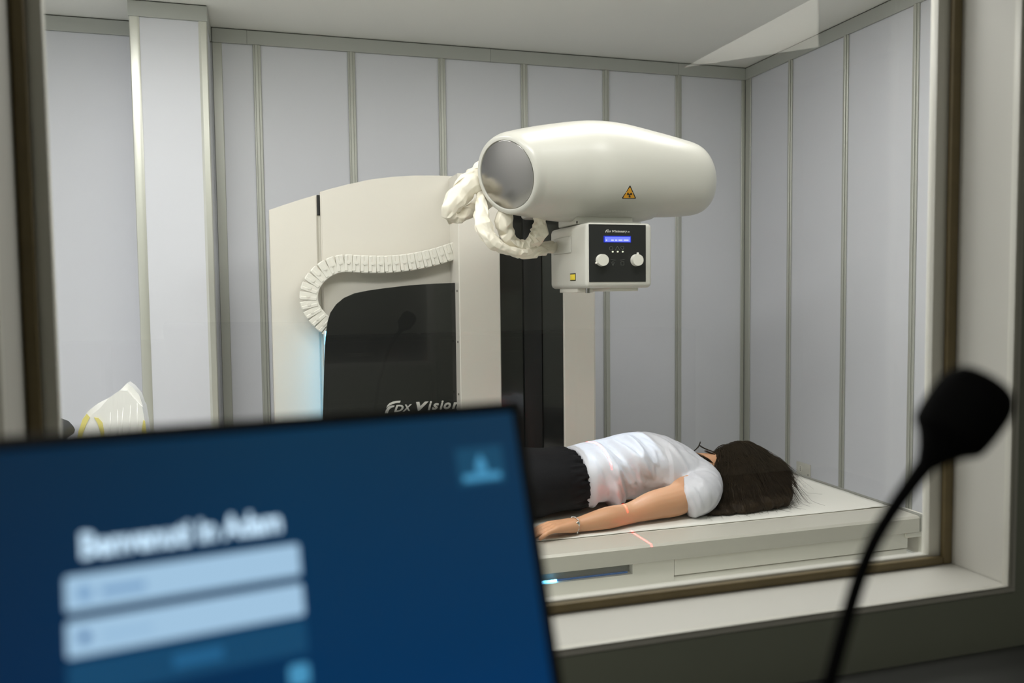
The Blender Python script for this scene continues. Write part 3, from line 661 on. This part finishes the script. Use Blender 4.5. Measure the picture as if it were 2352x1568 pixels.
# near hand: palm and five fingers, loosely curled, palm down
dirh = (A_k-A_wr).normalized(); side = Vector((0, 0, 1)).cross(dirh).normalized()
chain(bmB, [(*A_wr, .0265), (*(A_wr+dirh*.035), .026)])
for s in (-.024, -.008, .008, .024):
    base = A_wr+dirh*.03+side*s*.6+Vector((0, 0, .002)); kn = A_wr+dirh*.108+side*s*1.25+Vector((0, 0, .008)); chain(bmB, [(*base, .023), (*kn, .0145)], 12)
for i, (s, L) in enumerate(((-.028, .062), (-.0095, .075), (.0095, .080), (.028, .070))):
    kn = A_wr+dirh*.110+side*s*1.2+Vector((0, 0, .008)); b1 = kn+dirh*L*.48+side*s*.1+Vector((0, 0, -.004)); b2 = kn+dirh*L*.8+side*s*.14+Vector((0, 0, -.014)); b3 = kn+dirh*L*.95+side*s*.14+Vector((0, 0, -.021))
    b3.z = max(b3.z, ZS+.008); b2.z = max(b2.z, ZS+.009)
    chain(bmB, [(*kn, .0118), (*b1, .0098), (*b2, .0086), (*b3, .0075)], 12, 4)
tb0 = A_wr+dirh*.025-side*.02*-1; sgn = 1
th0 = A_wr+dirh*.02-side*.022; th1 = th0+dirh*.035-side*.028+Vector((0, 0, -.004)); th2 = th1+dirh*.035-side*.006+Vector((0, 0, -.006)); th2.z = max(th2.z, ZS+.009)
chain(bmB, [(*th0, .014), (*th1, .0115), (*th2, .0085)], 12, 4)
# far arm along the other side
B_sh = Vector((1.64, 3.19, .585)); B_el = Vector((1.36, 3.31, ZS+.045)); B_wr = Vector((1.12, 3.29, ZS+.03))
chain(bmB, [(*B_sh, .068), (1.5, 3.27, ZS+.06, .052), (*B_el, .04), (*((B_el+B_wr)/2), .036), (*B_wr, .027)])
db = Vector((-1, -.05, 0)).normalized(); sb_ = Vector((0, 1, 0))
for s in (-.024, -.008, .008, .024):
    kn = B_wr+db*.095+sb_*s*1.15; chain(bmB, [(*(B_wr+db*.02+sb_*s*.6), .018), (*kn, .0115)], 12)
    L = .07; b1 = kn+db*L*.5; b2 = kn+db*L+Vector((0, 0, -.014)); chain(bmB, [(*kn, .0102), (*b1, .009), (*b2, .0075)], 12, 4)
chain(bmB, [(*(B_wr+db*.02-sb_*.02), .013), (*(B_wr+db*.055-sb_*.048), .011), (*(B_wr+db*.085-sb_*.055), .0085)], 12, 4)
# trunk, legs, feet
def sec(X_, Yc_, zc_, ry, rz, N=40, ex=2.3, tilt=0):
    out = []
    for k in range(N):
        a = 2*math.pi*k/N; ca, sa = math.cos(a), math.sin(a)
        out.append(Vector((X_+tilt*ca, Yc_+ry*math.copysign(abs(ca)**(2/ex), ca), zc_+rz*math.copysign(abs(sa)**(2/ex), sa))))
    return out
def lsec(lst, bm, k=6, ex=2.3): loft_bm([sec(*q, ex=ex) for q in crom(lst, k)], bm)
lsec([(.93, 3.06, .57, .13, .085), (1.02, 3.06, .58, .155, .10), (1.15, 3.06, .575, .125, .09), (1.30, 3.06, .585, .13, .095), (1.48, 3.06, .595, .145, .11), (1.60, 3.06, .585, .15, .09), (1.70, 3.06, .57, .09, .06)], bmB)
for s in (-1, 1):
    chain(bmB, [(1.02, 3.06+s*.085, .565, .085), (.86, 3.06+s*.095, .55, .08), (.60, 3.06+s*.10, ZS+.062, .058), (.42, 3.06+s*.10, ZS+.062, .053), (.22, 3.06+s*.10, ZS+.045, .035)])
    chain(bmB, [(.22, 3.06+s*.10, ZS+.05, .036), (.17, 3.06+s*.105, ZS+.055, .036), (.09, 3.06+s*.115, ZS+.03, .028), (.03, 3.06+s*.12, ZS+.022, .018)])
# neck and head, face turned to the sheet
HC = Vector((1.925, 3.07, ZS+.102))
chain(bmB, [(1.64, 3.06, .60, .062), (1.74, 3.075, .592, .054), (1.84, 3.07, .585, .056)])
ell_bm(bmB, HC, (.115, .076, .098)); ell_bm(bmB, HC+Vector((-.07, 0, -.035)), (.055, .055, .055))
ell_bm(bmB, HC+Vector((-.015, .02, -.088)), (.022, .012, .014)); ell_bm(bmB, HC+Vector((-.055, .02, -.080)), (.012, .02, .010))
for s in (-1, 1): ell_bm(bmB, HC+Vector((-.005, s*.077, -.01)), (.03, .008, .02)); ell_bm(bmB, HC+Vector((.01, s*.03, -.083)), (.012, .012, .008))
bodym = remesh(bmB, .0042, 6, .5)
link('body', bodym, 'skin', pe)['label'] = 'bare forearm, hand and nape'
# t-shirt
def ridge(px, py, Y_=3.08): p = at(px, py, Y=Y_); return p.x, p.z
sil = [ridge(*q) for q in ((1318, 1023), (1345, 1017), (1366, 1010), (1420, 1003), (1447, 993), (1470, 987), (1500, 991), (1550, 1010), (1590, 1038), (1625, 1066))]
def ztop(X_):
    if X_ <= sil[0][0]: return sil[0][1]
    for (a, za), (b, zb_) in zip(sil, sil[1:]):
        if a <= X_ <= b: return za+(zb_-za)*(X_-a)/(b-a)
    return sil[-1][1]-(X_-sil[-1][0])*.6
bmS = bmesh.new(); ss = []
for X_, hw in ((1.165, .155), (1.19, .172), (1.24, .182), (1.32, .187), (1.42, .192), (1.52, .195), (1.60, .20), (1.65, .185), (1.69, .15), (1.72, .10)):
    zt_ = ztop(X_)-.004; zb_ = ZS+.012 if X_ < 1.7 else ZS+.03
    ss.append((X_, 3.06, (zt_+zb_)/2, hw, (zt_-zb_)/2, ))
loft_bm([sec(*q, N=56, ex=2.35, tilt=-.0) for q in crom(ss, 6)], bmS)
# sleeves: short, wide, with an open cuff facing the elbow
ax = (A_up-A_sh).normalized()
cuffc = at(1576, 1140, Z=ZS+.068)
chain_pts = [(1.57, 2.99, .61, .080), (1.62, 2.945, .59, .082), (1.648, 2.90, .562, .080), (*(at(1603, 1135, Z=ZS+.076)), .077), (*cuffc, .078)]
tube_bm(crom(chain_pts, 6), 32, bmS); ell_bm(bmS, (1.630, 2.935, .573), (.080, .088, .082)); ell_bm(bmS, (1.60, 2.98, .60), (.10, .10, .075)); ell_bm(bmS, (1.645, 3.0, .585), (.075, .10, .07))
tube_bm(crom([(1.60, 3.13, .62, .085), (1.66, 3.18, .60, .082), (1.62, 3.23, .56, .076), (1.56, 3.25, .545, .07)], 6), 32, bmS)
shm = remesh(bmS, .0055, 10, .5)
gl = []
for v in shm.vertices:
    p = v.co; X_, Y_, z_ = p
    n = v.normal
    s = math.atan2(z_-.58, (Y_-3.06))       # angle round the body; near side ~ +-pi
    near = max(0.0, min(1.0, (3.06-Y_)/.05+.6))
    wx = max(0.0, min(1, (1.60-X_)/.12)); edge = max(0, min(1, (X_-1.20)/.07))
    q = Vector((X_*13+(z_-.6)*5.5, (z_+Y_*.4)*3.0, 1.3))
    f = .5-3.2*abs(noise.noise(q)); f2 = 1-abs(noise.noise(q*2.1+Vector((5, 2, 1))))*2.4
    amp = (.042*near*wx*edge*(0.35+.65*max(0, min(1, (.74-z_)/.10))))
    f3 = .4-2.2*abs(noise.noise(q*3.7+Vector((1, 7, 3))))
    d = amp*(max(-.7, f)) + amp*.30*max(-.6, f2) + amp*.16*f3
    d = max(d, -.016)
    # crisp sleeve and shoulder wrinkles
    sw = max(0, 1-abs(X_-1.62)/.09)*near
    d += .0045*sw*(1-abs(noise.noise(Vector((X_*9+Y_*26, z_*11, 4))))*3)
    d += .0012*edge*noise.noise(p*60)
    if X_ > 1.5 and Y_ < 2.93: d = max(d, -.001)
    gl.append(n*d)
for v, d in zip(shm.vertices, gl): v.co += d
for v in shm.vertices: v.co.z = max(v.co.z, ZS)
link('t_shirt', evaluated(shm, [('SMOOTH', dict(factor=.4, iterations=1))]), 'shirt', pe)
# trousers
bmT = bmesh.new()
zt0 = at(1260, 1026, Y=3.08).z
lsec([(.85, 3.06, .575, .14, .10), (.95, 3.06, (zt0+ZS)/2, .178, (zt0-ZS)/2-.004), (1.05, 3.06, (zt0+ZS)/2, .186, (zt0-ZS)/2-.002), (1.13, 3.06, (zt0+ZS)/2-.002, .174, (zt0-ZS)/2-.006), (1.18, 3.06, (zt0+ZS)/2-.008, .157, (zt0-ZS)/2-.014), (1.21, 3.06, (zt0+ZS)/2-.010, .145, (zt0-ZS)/2-.020)], bmT)
for s in (-1, 1): chain(bmT, [(.98, 3.06+s*.085, .575, .102), (.84, 3.06+s*.095, .56, .094), (.60, 3.06+s*.10, ZS+.078, .075), (.42, 3.06+s*.10, ZS+.068, .065), (.24, 3.06+s*.10, ZS+.052, .048)])
trm = remesh(bmT, .006, 6, .5); dd = []
for v in trm.vertices:
    X_, Y_, z_ = v.co; wst = max(0, min(1, (X_-1.08)/.08)); ang = math.atan2(z_-.585, Y_-3.06)
    dd.append(v.normal*(.006*wst*max(0, min(1, (1.19-X_)/.03))*(1-abs(noise.noise(Vector((X_*12, math.cos(ang)*9, math.sin(ang)*9))))*4)+.006*(1-wst)*(1-abs(noise.noise(Vector((X_*5+z_*4, Y_*4, z_*6))))*3)))
for v, d in zip(trm.vertices, dd): v.co += d; v.co.z = max(v.co.z, ZS)
link('trousers', trm, 'trouser', pe)
# bracelet round the wrist
bc = at(1321, 1206, Z=ZS+.0265); bd = (A_wr-A_fo).normalized(); bm = bmesh.new()
u = bd.cross(Vector((0, 0, 1))).normalized(); v = u.cross(bd)
for k in range(34):
    a = 2*math.pi*k/34; p = bc+u*(.0305*math.cos(a))+v*(.0295*math.sin(a))+bd*(.005*math.sin(a*2))
    p.z = max(p.z, ZS+.003); r_ = .0024 if k % 3 else .0034
    bmesh.ops.create_uvsphere(bm, u_segments=8, v_segments=6, radius=r_, matrix=Matrix.Translation(p))
br = link('bracelet', bm_mesh(bm, 'bracelet', True), 'silver', pe); br['label'] = 'thin silver chain bracelet'
pch = bc+(u*-.0 + v*.0) ; 
cc = bc + (Vector((0, -1, .45)).normalized())*.031
ell_bm(bm2 := bmesh.new(), cc, (.008, .0035, .0085)); link('charm', bm_mesh(bm2, 'charm', True), 'silver', br)
# hair: solid mass plus strands
bmH = bmesh.new()
ell_bm(bmH, (1.935, 3.065, ZS+.096), (.122, .10, .107)); ell_bm(bmH, (2.00, 3.00, ZS+.070), (.098, .125, .080))
ell_bm(bmH, (1.885, 2.98, ZS+.075), (.10, .11, .085)); ell_bm(bmH, (1.82, 2.90, ZS+.045), (.115, .10, .06)); ell_bm(bmH, (1.862, 3.075, ZS+.105), (.078, .085, .088)); ell_bm(bmH, (1.74, 2.81, ZS+.006), (.13, .05, .014))
ell_bm(bmH, (1.94, 2.91, ZS+.035), (.105, .10, .060)); ell_bm(bmH, (1.79, 2.83, ZS+.018), (.13, .065, .028)); ell_bm(bmH, (1.90, 2.84, ZS+.022), (.10, .075, .034))
hm = remesh(bmH, .006, 8, .5); hd = []
for v in hm.vertices:
    p = v.co; hd.append(v.normal*(.018*noise.noise(Vector((p.x*22+p.y*9, p.y*4, p.z*5)))+.005*noise.noise(Vector((p.x*70+p.y*14, p.y*8, p.z*9)))))
for v, d in zip(hm.vertices, hd): v.co += d; v.co.z = max(v.co.z, ZS)
ho = link('hair', hm, 'hair', pe)
bvh = BVHTree.FromPolygons([v.co.copy() for v in hm.vertices], [tuple(p.vertices) for p in hm.polygons])
bm = bmesh.new()
def strand(P, r_):
    prev = None; n = 3
    for i, p in enumerate(P):
        t = (P[min(i+1, len(P)-1)]-P[max(i-1, 0)]).normalized(); a = t.orthogonal().normalized(); b = t.cross(a)
        rr = r_*(1-.75*i/(len(P)-1))
        ringv = [bm.verts.new(p+(a*math.cos(2.094*k)+b*math.sin(2.094*k))*rr) for k in range(n)]
        if prev:
            for k in range(n): bm.faces.new((prev[k], prev[(k+1) % n], ringv[(k+1) % n], ringv[k]))
        prev = ringv
for i in range(2300):
    u = random.random(); x0 = 1.80+.24*u; s = -1 if random.random() < .8 else 1
    p = Vector((x0, 3.075+random.uniform(-.02, .02), ZS+.22)); fan = (u-.45)*1.5+random.gauss(0, .18)
    if s > 0: fan *= .6
    d = Vector((fan, s, 0)).normalized(); L = random.uniform(.22, .36) if s < 0 else random.uniform(.1, .16); N = 14; P = []
    ph = random.uniform(0, 6.28); off = random.uniform(-.001, .006) if random.random() < .8 else random.uniform(.004, .016)
    for j in range(N):
        t = j/(N-1); cur = p+d*(L*t)+Vector((.012*math.sin(ph+t*5), .006*math.cos(ph+t*4), 0))
        hit, nn, _, _ = bvh.ray_cast(Vector((cur.x, cur.y, 1.0)), Vector((0, 0, -1)))
        if hit is None:
            if s < 0 and d.x > -.2 and j > 4 and random.random() < .6: break
            z_ = ZS+.001+random.uniform(0, .003)
        else: z_ = hit.z
        if P and P[-1].z - z_ > .03: z_ = P[-1].z - .03
        P.append(Vector((cur.x, cur.y, max(z_+off+.001, ZS+.0008))))
    if len(P) > 3: strand(P, random.uniform(.0007, .0016))
for i in range(420):     # crown strands over the top of the head and stray ends
    a = random.uniform(-2.5, .2); c = Vector((1.985+random.uniform(-.03, .02), 3.06, 0)); L = random.uniform(.10, .17); P = []
    ph = random.uniform(0, 6.28)
    for j in range(12):
        t = j/11; r_ = L*t; aa = a+.25*math.sin(ph+t*2); cur = c+Vector((math.cos(aa)*r_, math.sin(aa)*r_, 0))
        hit, nn, _, _ = bvh.ray_cast(Vector((cur.x, cur.y, 1.0)), Vector((0, 0, -1))); 
        if hit is None and random.random() < .5: break
        z_ = hit.z if hit else ZS+.001
        if P and P[-1].z-z_ > .05: z_ = P[-1].z-.05
        P.append(Vector((cur.x, cur.y, max(z_+random.uniform(.0005, .004), ZS+.0008))))
    if len(P) > 3: strand(P, random.uniform(.0006, .0012))
def wisp(pts, n, spread, r_=.0009):
    for i in range(n):
        o_ = Vector([random.gauss(0, 1) for _ in range(3)])*spread; P = []
        for q in crom(pts, 5): P.append(Vector(q)+o_*(.3+len(P)*.06)+Vector([random.gauss(0, .0005) for _ in range(3)]))
        strand(P, r_)
for i in range(70):     # loose ends lying on the sheet along the near edge
    c = Vector((random.uniform(1.62, 1.98), random.uniform(2.80, 2.86), ZS)); a = random.uniform(-2.6, -1.0) + (1.2 if c.x > 1.85 else 0); L = random.uniform(.04, .10); P = []
    k_ = random.uniform(-1.6, 1.6)
    for j in range(8):
        t = j/7; aa = a+k_*t; c = c+Vector((math.cos(aa), math.sin(aa), 0))*(L/7); P.append(Vector((c.x, max(c.y, 2.70), ZS+.002+.02*(1-t)**3)))
    strand(P, random.uniform(.0005, .001))
g = lambda a, b, Y_: tuple(at(a, b, Y=Y_))
wisp([g(1650, 1040, 3.08), g(1630, 1034, 3.09), g(1615, 1028, 3.1), g(1606, 1022, 3.1)], 26, .0016)
wisp([g(1588, 1040, 3.06), g(1598, 1032, 3.08), g(1605, 1024, 3.1), g(1609, 1014, 3.12)], 26, .0014)
wisp([g(1640, 1065, 3.03), g(1622, 1053, 3.03), g(1603, 1045, 3.04), g(1588, 1041, 3.05)], 60, .0032)
wisp([g(1660, 1060, 3.05), g(1640, 1044, 3.06), g(1620, 1036, 3.07)], 40, .003)
hs = link('hair_strands', bm_mesh(bm, 'hair_strands', True), 'hair', ho); hs['kind'] = 'stuff'

# ------------------------------------------------------------------ plastic-wrapped chair at the left
YK = 3.55
wc_ = thing('wrapped_chair', (-.6, YK+.1, 0), 'padded chair wrapped in clear plastic and yellow tape left of the column', 'chair')
outl = [xz(x_, y_, YK) for x_, y_ in ((174, 1030), (177, 1000), (186, 965), (200, 945), (222, 928), (250, 914), (275, 896), (290, 881), (303, 890), (318, 908), (327, 935), (332, 965), (337, 1000), (340, 1030))]
zl_ = .46
bk = prism('backrest', [(outl[0][0]-.01, zl_)]+outl+[(outl[-1][0]+.012, zl_)], 'Y', YK, YK+.12, 'wrap', wc_, .02, 4)
bk['label'] = 'rounded backrest under creased clear plastic'
fr_ = [xz(x_, y_, YK-.002) for x_, y_ in ((245, 1030), (248, 985), (252, 962), (262, 948), (300, 925), (312, 925), (322, 945), (326, 1000), (328, 1030))]
def band(pts_l, pts_r, name, m):
    bm = bmesh.new(); L_ = [xz(*p, YK-.004) for p in pts_l]; R_ = [xz(*p, YK-.004) for p in pts_r]
    loft = [[Vector((a_[0], YK-.0035, a_[1])), Vector((b_[0], YK-.0035, b_[1])), Vector((b_[0], YK-.0005, b_[1])), Vector((a_[0], YK-.0005, a_[1]))] for a_, b_ in zip(L_, R_)]
    return link(name, bm_mesh(loft_bm(loft), name), m, wc_)
band([(176, 1028), (180, 990), (190, 962), (199, 950)], [(184, 1028), (190, 995), (199, 972), (206, 958)], 'tape_strip', 'tape')
band([(216, 958), (224, 972), (230, 990), (234, 1028)], [(226, 960), (235, 970), (239, 990), (241, 1028)], 'tape_strip', 'tape')
band([(329, 965), (326, 985), (324, 1028)], [(333, 966), (337, 1000), (340, 1028)], 'tape_strip', 'tape')
for k, q in enumerate((254, 270, 283, 300, 315)):
    a_, b_ = xz(q, 945-((q-252)*.35), YK), xz(q-3, 1028, YK)
    tube('plastic_fold', [(a_[0], YK+.001, a_[1], .001), ((a_[0]+b_[0])/2+.004*math.sin(k*2), YK+.0005, (a_[1]+b_[1])/2, .0036), (b_[0], YK+.001, b_[1], .003)], 'wrap', wc_, 8)
box('seat', (-.80, YK-.42, .40), (-.37, YK+.10, .48), 'wrap', wc_, .025, 4)
cyl('seat_post', (-.585, YK-.15, .08), (-.585, YK-.15, .40), .03, 'steel', wc_)
cyl('chair_base', (-.585, YK-.15, 0), (-.585, YK-.15, .08), .24, 'matte', wc_, r1=.06, n=40)
arm = [xz(x_, y_, YK-.1) for x_, y_ in ((100, 962), (130, 966), (148, 973), (159, 985), (163, 993), (161, 1001), (146, 1009), (120, 1018), (95, 1020))]
prism('armrest', arm, 'Y', YK-.36, YK-.02, 'matte', wc_, .008, 3)['label'] = 'black rounded armrest'
az = sum(a_[1] for a_ in arm)/len(arm)
box('armrest_post', (arm[0][0]+.02, YK-.22, .44), (arm[0][0]+.05, YK-.17, az-.02), 'matte', wc_, .004)
box('armrest_bracket', (arm[0][0]+.02, YK-.22, .425), (-.79, YK-.17, .4395), 'matte', wc_, .003)

# ------------------------------------------------------------------ socket on the right wall
so = thing('wall_socket', (XR-.006, 4.24, .24), 'white double power socket low on the right wall behind the table', 'power socket')
box('cover_plate', (XR-.016, 4.175, .205), (XR-.0062, 4.305, .285), 'wframe', so, .003, 2)
cyl('socket_well', (XR-.018, 4.262, .247), (XR-.0155, 4.262, .247), .021, 'plastic', so, n=32)
for dz in (-.0095, 0, .0095): cyl('pin_hole', (XR-.0187, 4.262, .247+dz), (XR-.0178, 4.262, .247+dz), .003, 'ink', so, n=10)
cyl('indicator_hole', (XR-.017, 4.19, .222), (XR-.0155, 4.19, .222), .004, 'ink', so, n=10)

# ------------------------------------------------------------------ desk, monitor and microphone on the operator side
dk = thing('desk', (.3, .55, 0), 'long laminate desk under the control window', 'desk')
box('desktop', (-1.5, .12, .67), (1.9, 1.105, .70), 'desk', dk, .003)
for x_ in (-1.45, 1.83):
    for y_ in (.16, 1.0): box('leg', (x_, y_, 0), (x_+.05, y_+.05, .6695), 'matte', dk, .002)
h_ = Vector((.97681086, .21380412, -.0113291)); v_ = Vector((-.05372251, .29597703, .95368312)); n_ = h_.cross(v_)
v_ = n_.cross(h_).normalized(); O = Vector((.142, .476, 1.249))
MF = frame_m(O, h_, v_)                      # local x right, y up the screen, z toward the viewer
mo = thing('computer_monitor', (O + h_*-.186 + v_*-.2).to_tuple()[:2] + (.70,), 'flat black monitor showing a blue login screen in front of the window', 'monitor')
def mbox(name, a, b, m, bev=0, parent=mo):
    me = autos(bm_mesh(box_bm(a, b, bev, 2), name)); me.transform(MF); return link(name, me, m, parent)
SW, SH = .372, .232
mbox('back_shell', (-SW-.005, -SH-.012, -.022), (.005, .005, -.002), 'bezel', .003)
scr = mbox('screen', (-SW, -SH, -.0018), (0, 0, .0), 'screen'); scr['label'] = 'lit dark blue login screen'
for a, b in (((-SW-.006, .0003, -.0019), (.006, .0065, .002)), ((-SW-.006, -SH-.013, -.0019), (.006, -SH-.0003, .002)), ((-SW-.006, -SH, -.0019), (-SW-.0003, 0, .002)), ((.0003, -SH, -.0019), (.006, 0, .002))): mbox('bezel', a, b, 'bezel', .0008)
ui1 = emat('screen_white', S(164, 200, 228)); ui2 = emat('screen_hint', S(120, 160, 200)); ui3 = emat('screen_button', S(22, 72, 108)); ui4 = emat('screen_button_text', S(36, 98, 142)); ui5 = emat('screen_logo_box', S(24, 72, 102)); ui6 = emat('screen_logo', S(72, 148, 190)); uiw = emat('screen_title', S(200, 230, 252), 1.15)
def rrect(x0, y0, x1, y1, r_, z0, z1):
    pts = []
    for cx_, cy_, a0 in ((x1-r_, y1-r_, 0), (x0+r_, y1-r_, 90), (x0+r_, y0+r_, 180), (x1-r_, y0+r_, 270)):
        for k in range(5): a = math.radians(a0+k*22.5); pts.append((cx_+r_*math.cos(a), cy_+r_*math.sin(a)))
    return loft_bm([[Vector((*p, z0)) for p in pts], [Vector((*p, z1)) for p in pts]])
def ui(name, bm, m): me = bm_mesh(bm, name); me.transform(MF); return link(name, me, m, scr)
ui('input_field', rrect(-.2385, -.0741, -.1338, -.0587, .0015, .0001, .0003), ui1)
ui('input_field', rrect(-.2385, -.0936, -.1338, -.0783, .0015, .0001, .0003), ui1)
ui('login_button', rrect(-.2385, -.1112, -.1338, -.0958, .0012, .0001, .0003), ui3)
ui('button_text', rrect(-.1955, -.1062, -.1735, -.1008, .0005, .0004, .0005), ui4)
ui('field_hint', box_bm((-.2240, -.0690, .0004), (-.2055, -.0655, .0005)), ui2); ui('field_icon', rrect(-.2335, -.0697, -.2280, -.0642, .0015, .0004, .0005), ui2)
ui('field_icon', rrect(-.2335, -.0880, -.2290, -.0835, .0015, .0004, .0005), emat('screen_icon_dark', S(70, 110, 160)))
ui('field_hint', box_bm((-.2240, -.0878, .0004), (-.2030, -.0852, .0005)), emat('screen_hint_faint', S(150, 188, 220)))
ui('footer_mark', rrect(-.1440, -.1260, -.1340, -.1160, .002, .0001, .0003), ui6)
tm = text_mesh('Benvenuti in Adam', .0152, .0001, .0006); w_ = max(v.co.x for v in tm.vertices)
tm.transform(Matrix.Diagonal((.0905/w_, 1, 1, 1))); tm.transform(Matrix.Translation((-.2320, -.0512, .0003))); tm.transform(MF); link('screen_title', tm, uiw, scr)
ui('logo_box', rrect(-.0405, -.0405, -.0105, -.0190, .001, .0001, .0002), ui5)
bm = rrect(-.0375, -.0382, -.0135, -.0342, .001, .0003, .0004)
loft_bm([[Vector((-.0293+.0001, -.0335, z)), Vector((-.0217, -.0335, z)), Vector((-.0228, -.0275, z)), Vector((-.0255, -.0232, z)), Vector((-.0282, -.0275, z))] for z in (.0003, .0004)], bm)
ui('logo_mark', bm, ui6)
# stand
sc_ = O + h_*-.186 + v_*-.12 - n_*-.0
back = MF @ Vector((-.186, -.13, -.022)); 
neckt = back + Vector((-.01, .03, -.01))
me = bm_mesh(loft_bm([[Vector((back.x+sx*.035, back.y+.004+sy_*.008+dy, z)) for sx, sy_ in ((-1, -1), (1, -1), (1, 1), (-1, 1))] for z, dy in ((.712, .10), (.90, .085), (back.z-.02, .02), (back.z+.02, .012))]), 'neck'); link('stand_neck', me, 'bezel', mo)
box('stand_base', (back.x-.13, back.y-.01, .7002), (back.x+.13, back.y+.20, .714), 'bezel', mo, .005)
# gooseneck microphone
def dd_(px, py, d): return CAM + (FW + RT*((px-1176)/F_PX) - UP*((py-784)/F_PX))*d
DM = .46
mp_ = [dd_(*q, DM) for q in ((1885, 1620), (1905, 1568), (1935, 1460), (1968, 1345), (2005, 1250), (2050, 1172), (2095, 1108), (2130, 1062))]
basep = Vector((mp_[0].x-.035, mp_[0].y+.02, .70))
mi = thing('gooseneck_microphone', basep, 'black gooseneck microphone rising at the right of the monitor', 'microphone')
path = crom([(basep.x, basep.y, .722, .0046), (basep.x+.003, basep.y, .85, .0044), (basep.x+.018, basep.y-.008, .98, .0044)] + [(*p, r_) for p, r_ in zip(mp_, (.0042, .0042, .0042, .0042, .0042, .0044, .0048, .0055))], 8)
tube('gooseneck', path, 'mic', mi, 14)
ca, cb = dd_(2128, 1065, DM), dd_(2262, 882, DM); dirm = (cb-ca)
prof = [(0, .0060), (.10, .0085), (.24, .0135), (.33, .0185), (.40, .0200), (.55, .0208), (.80, .0208), (.93, .0190), (1.03, .0150), (1.07, .009)]
qd = dirm.to_track_quat('Z', 'Y')
rg = [[ca+dirm*t+qd @ Vector((r_*math.cos(2*math.pi*k/36), r_*math.sin(2*math.pi*k/36), 0)) for k in range(36)] for t, r_ in crom(prof, 3)]
link('capsule', bm_mesh(loft_bm(rg), 'capsule', True), 'mic', mi)['label'] = 'thick black capsule with foam windscreen'
cyl('microphone_base', basep+Vector((0, 0, .0002)), basep+Vector((0, 0, .028)), .055, 'mic', mi, r1=.045, n=48, bev=.003)
# added dark cabinets at the rear that darken the lower half of the reflection
for i, x_ in enumerate((-1.6, -.75, .10, .95, 1.80)):
    t = thing('reflection_cabinet', (x_+.4, -2.35, 0), ('leftmost', 'second from left', 'middle', 'second from right', 'rightmost')[i]+' added dark cabinet along the rear wall, there for its reflection', 'cabinet', None)
    box('body', (x_, -2.59, 0), (x_+.82, -2.12, 1.08), 'cab', t, .004)
    for z_ in (.04, .39, .74): 
        dr = box('drawer', (x_+.02, -2.1195, z_), (x_+.80, -2.105, z_+.32), 'cab', t, .003)
        box('handle', (x_+.33, -2.1045, z_+.24), (x_+.49, -2.09, z_+.26), 'steel', dr, .003)
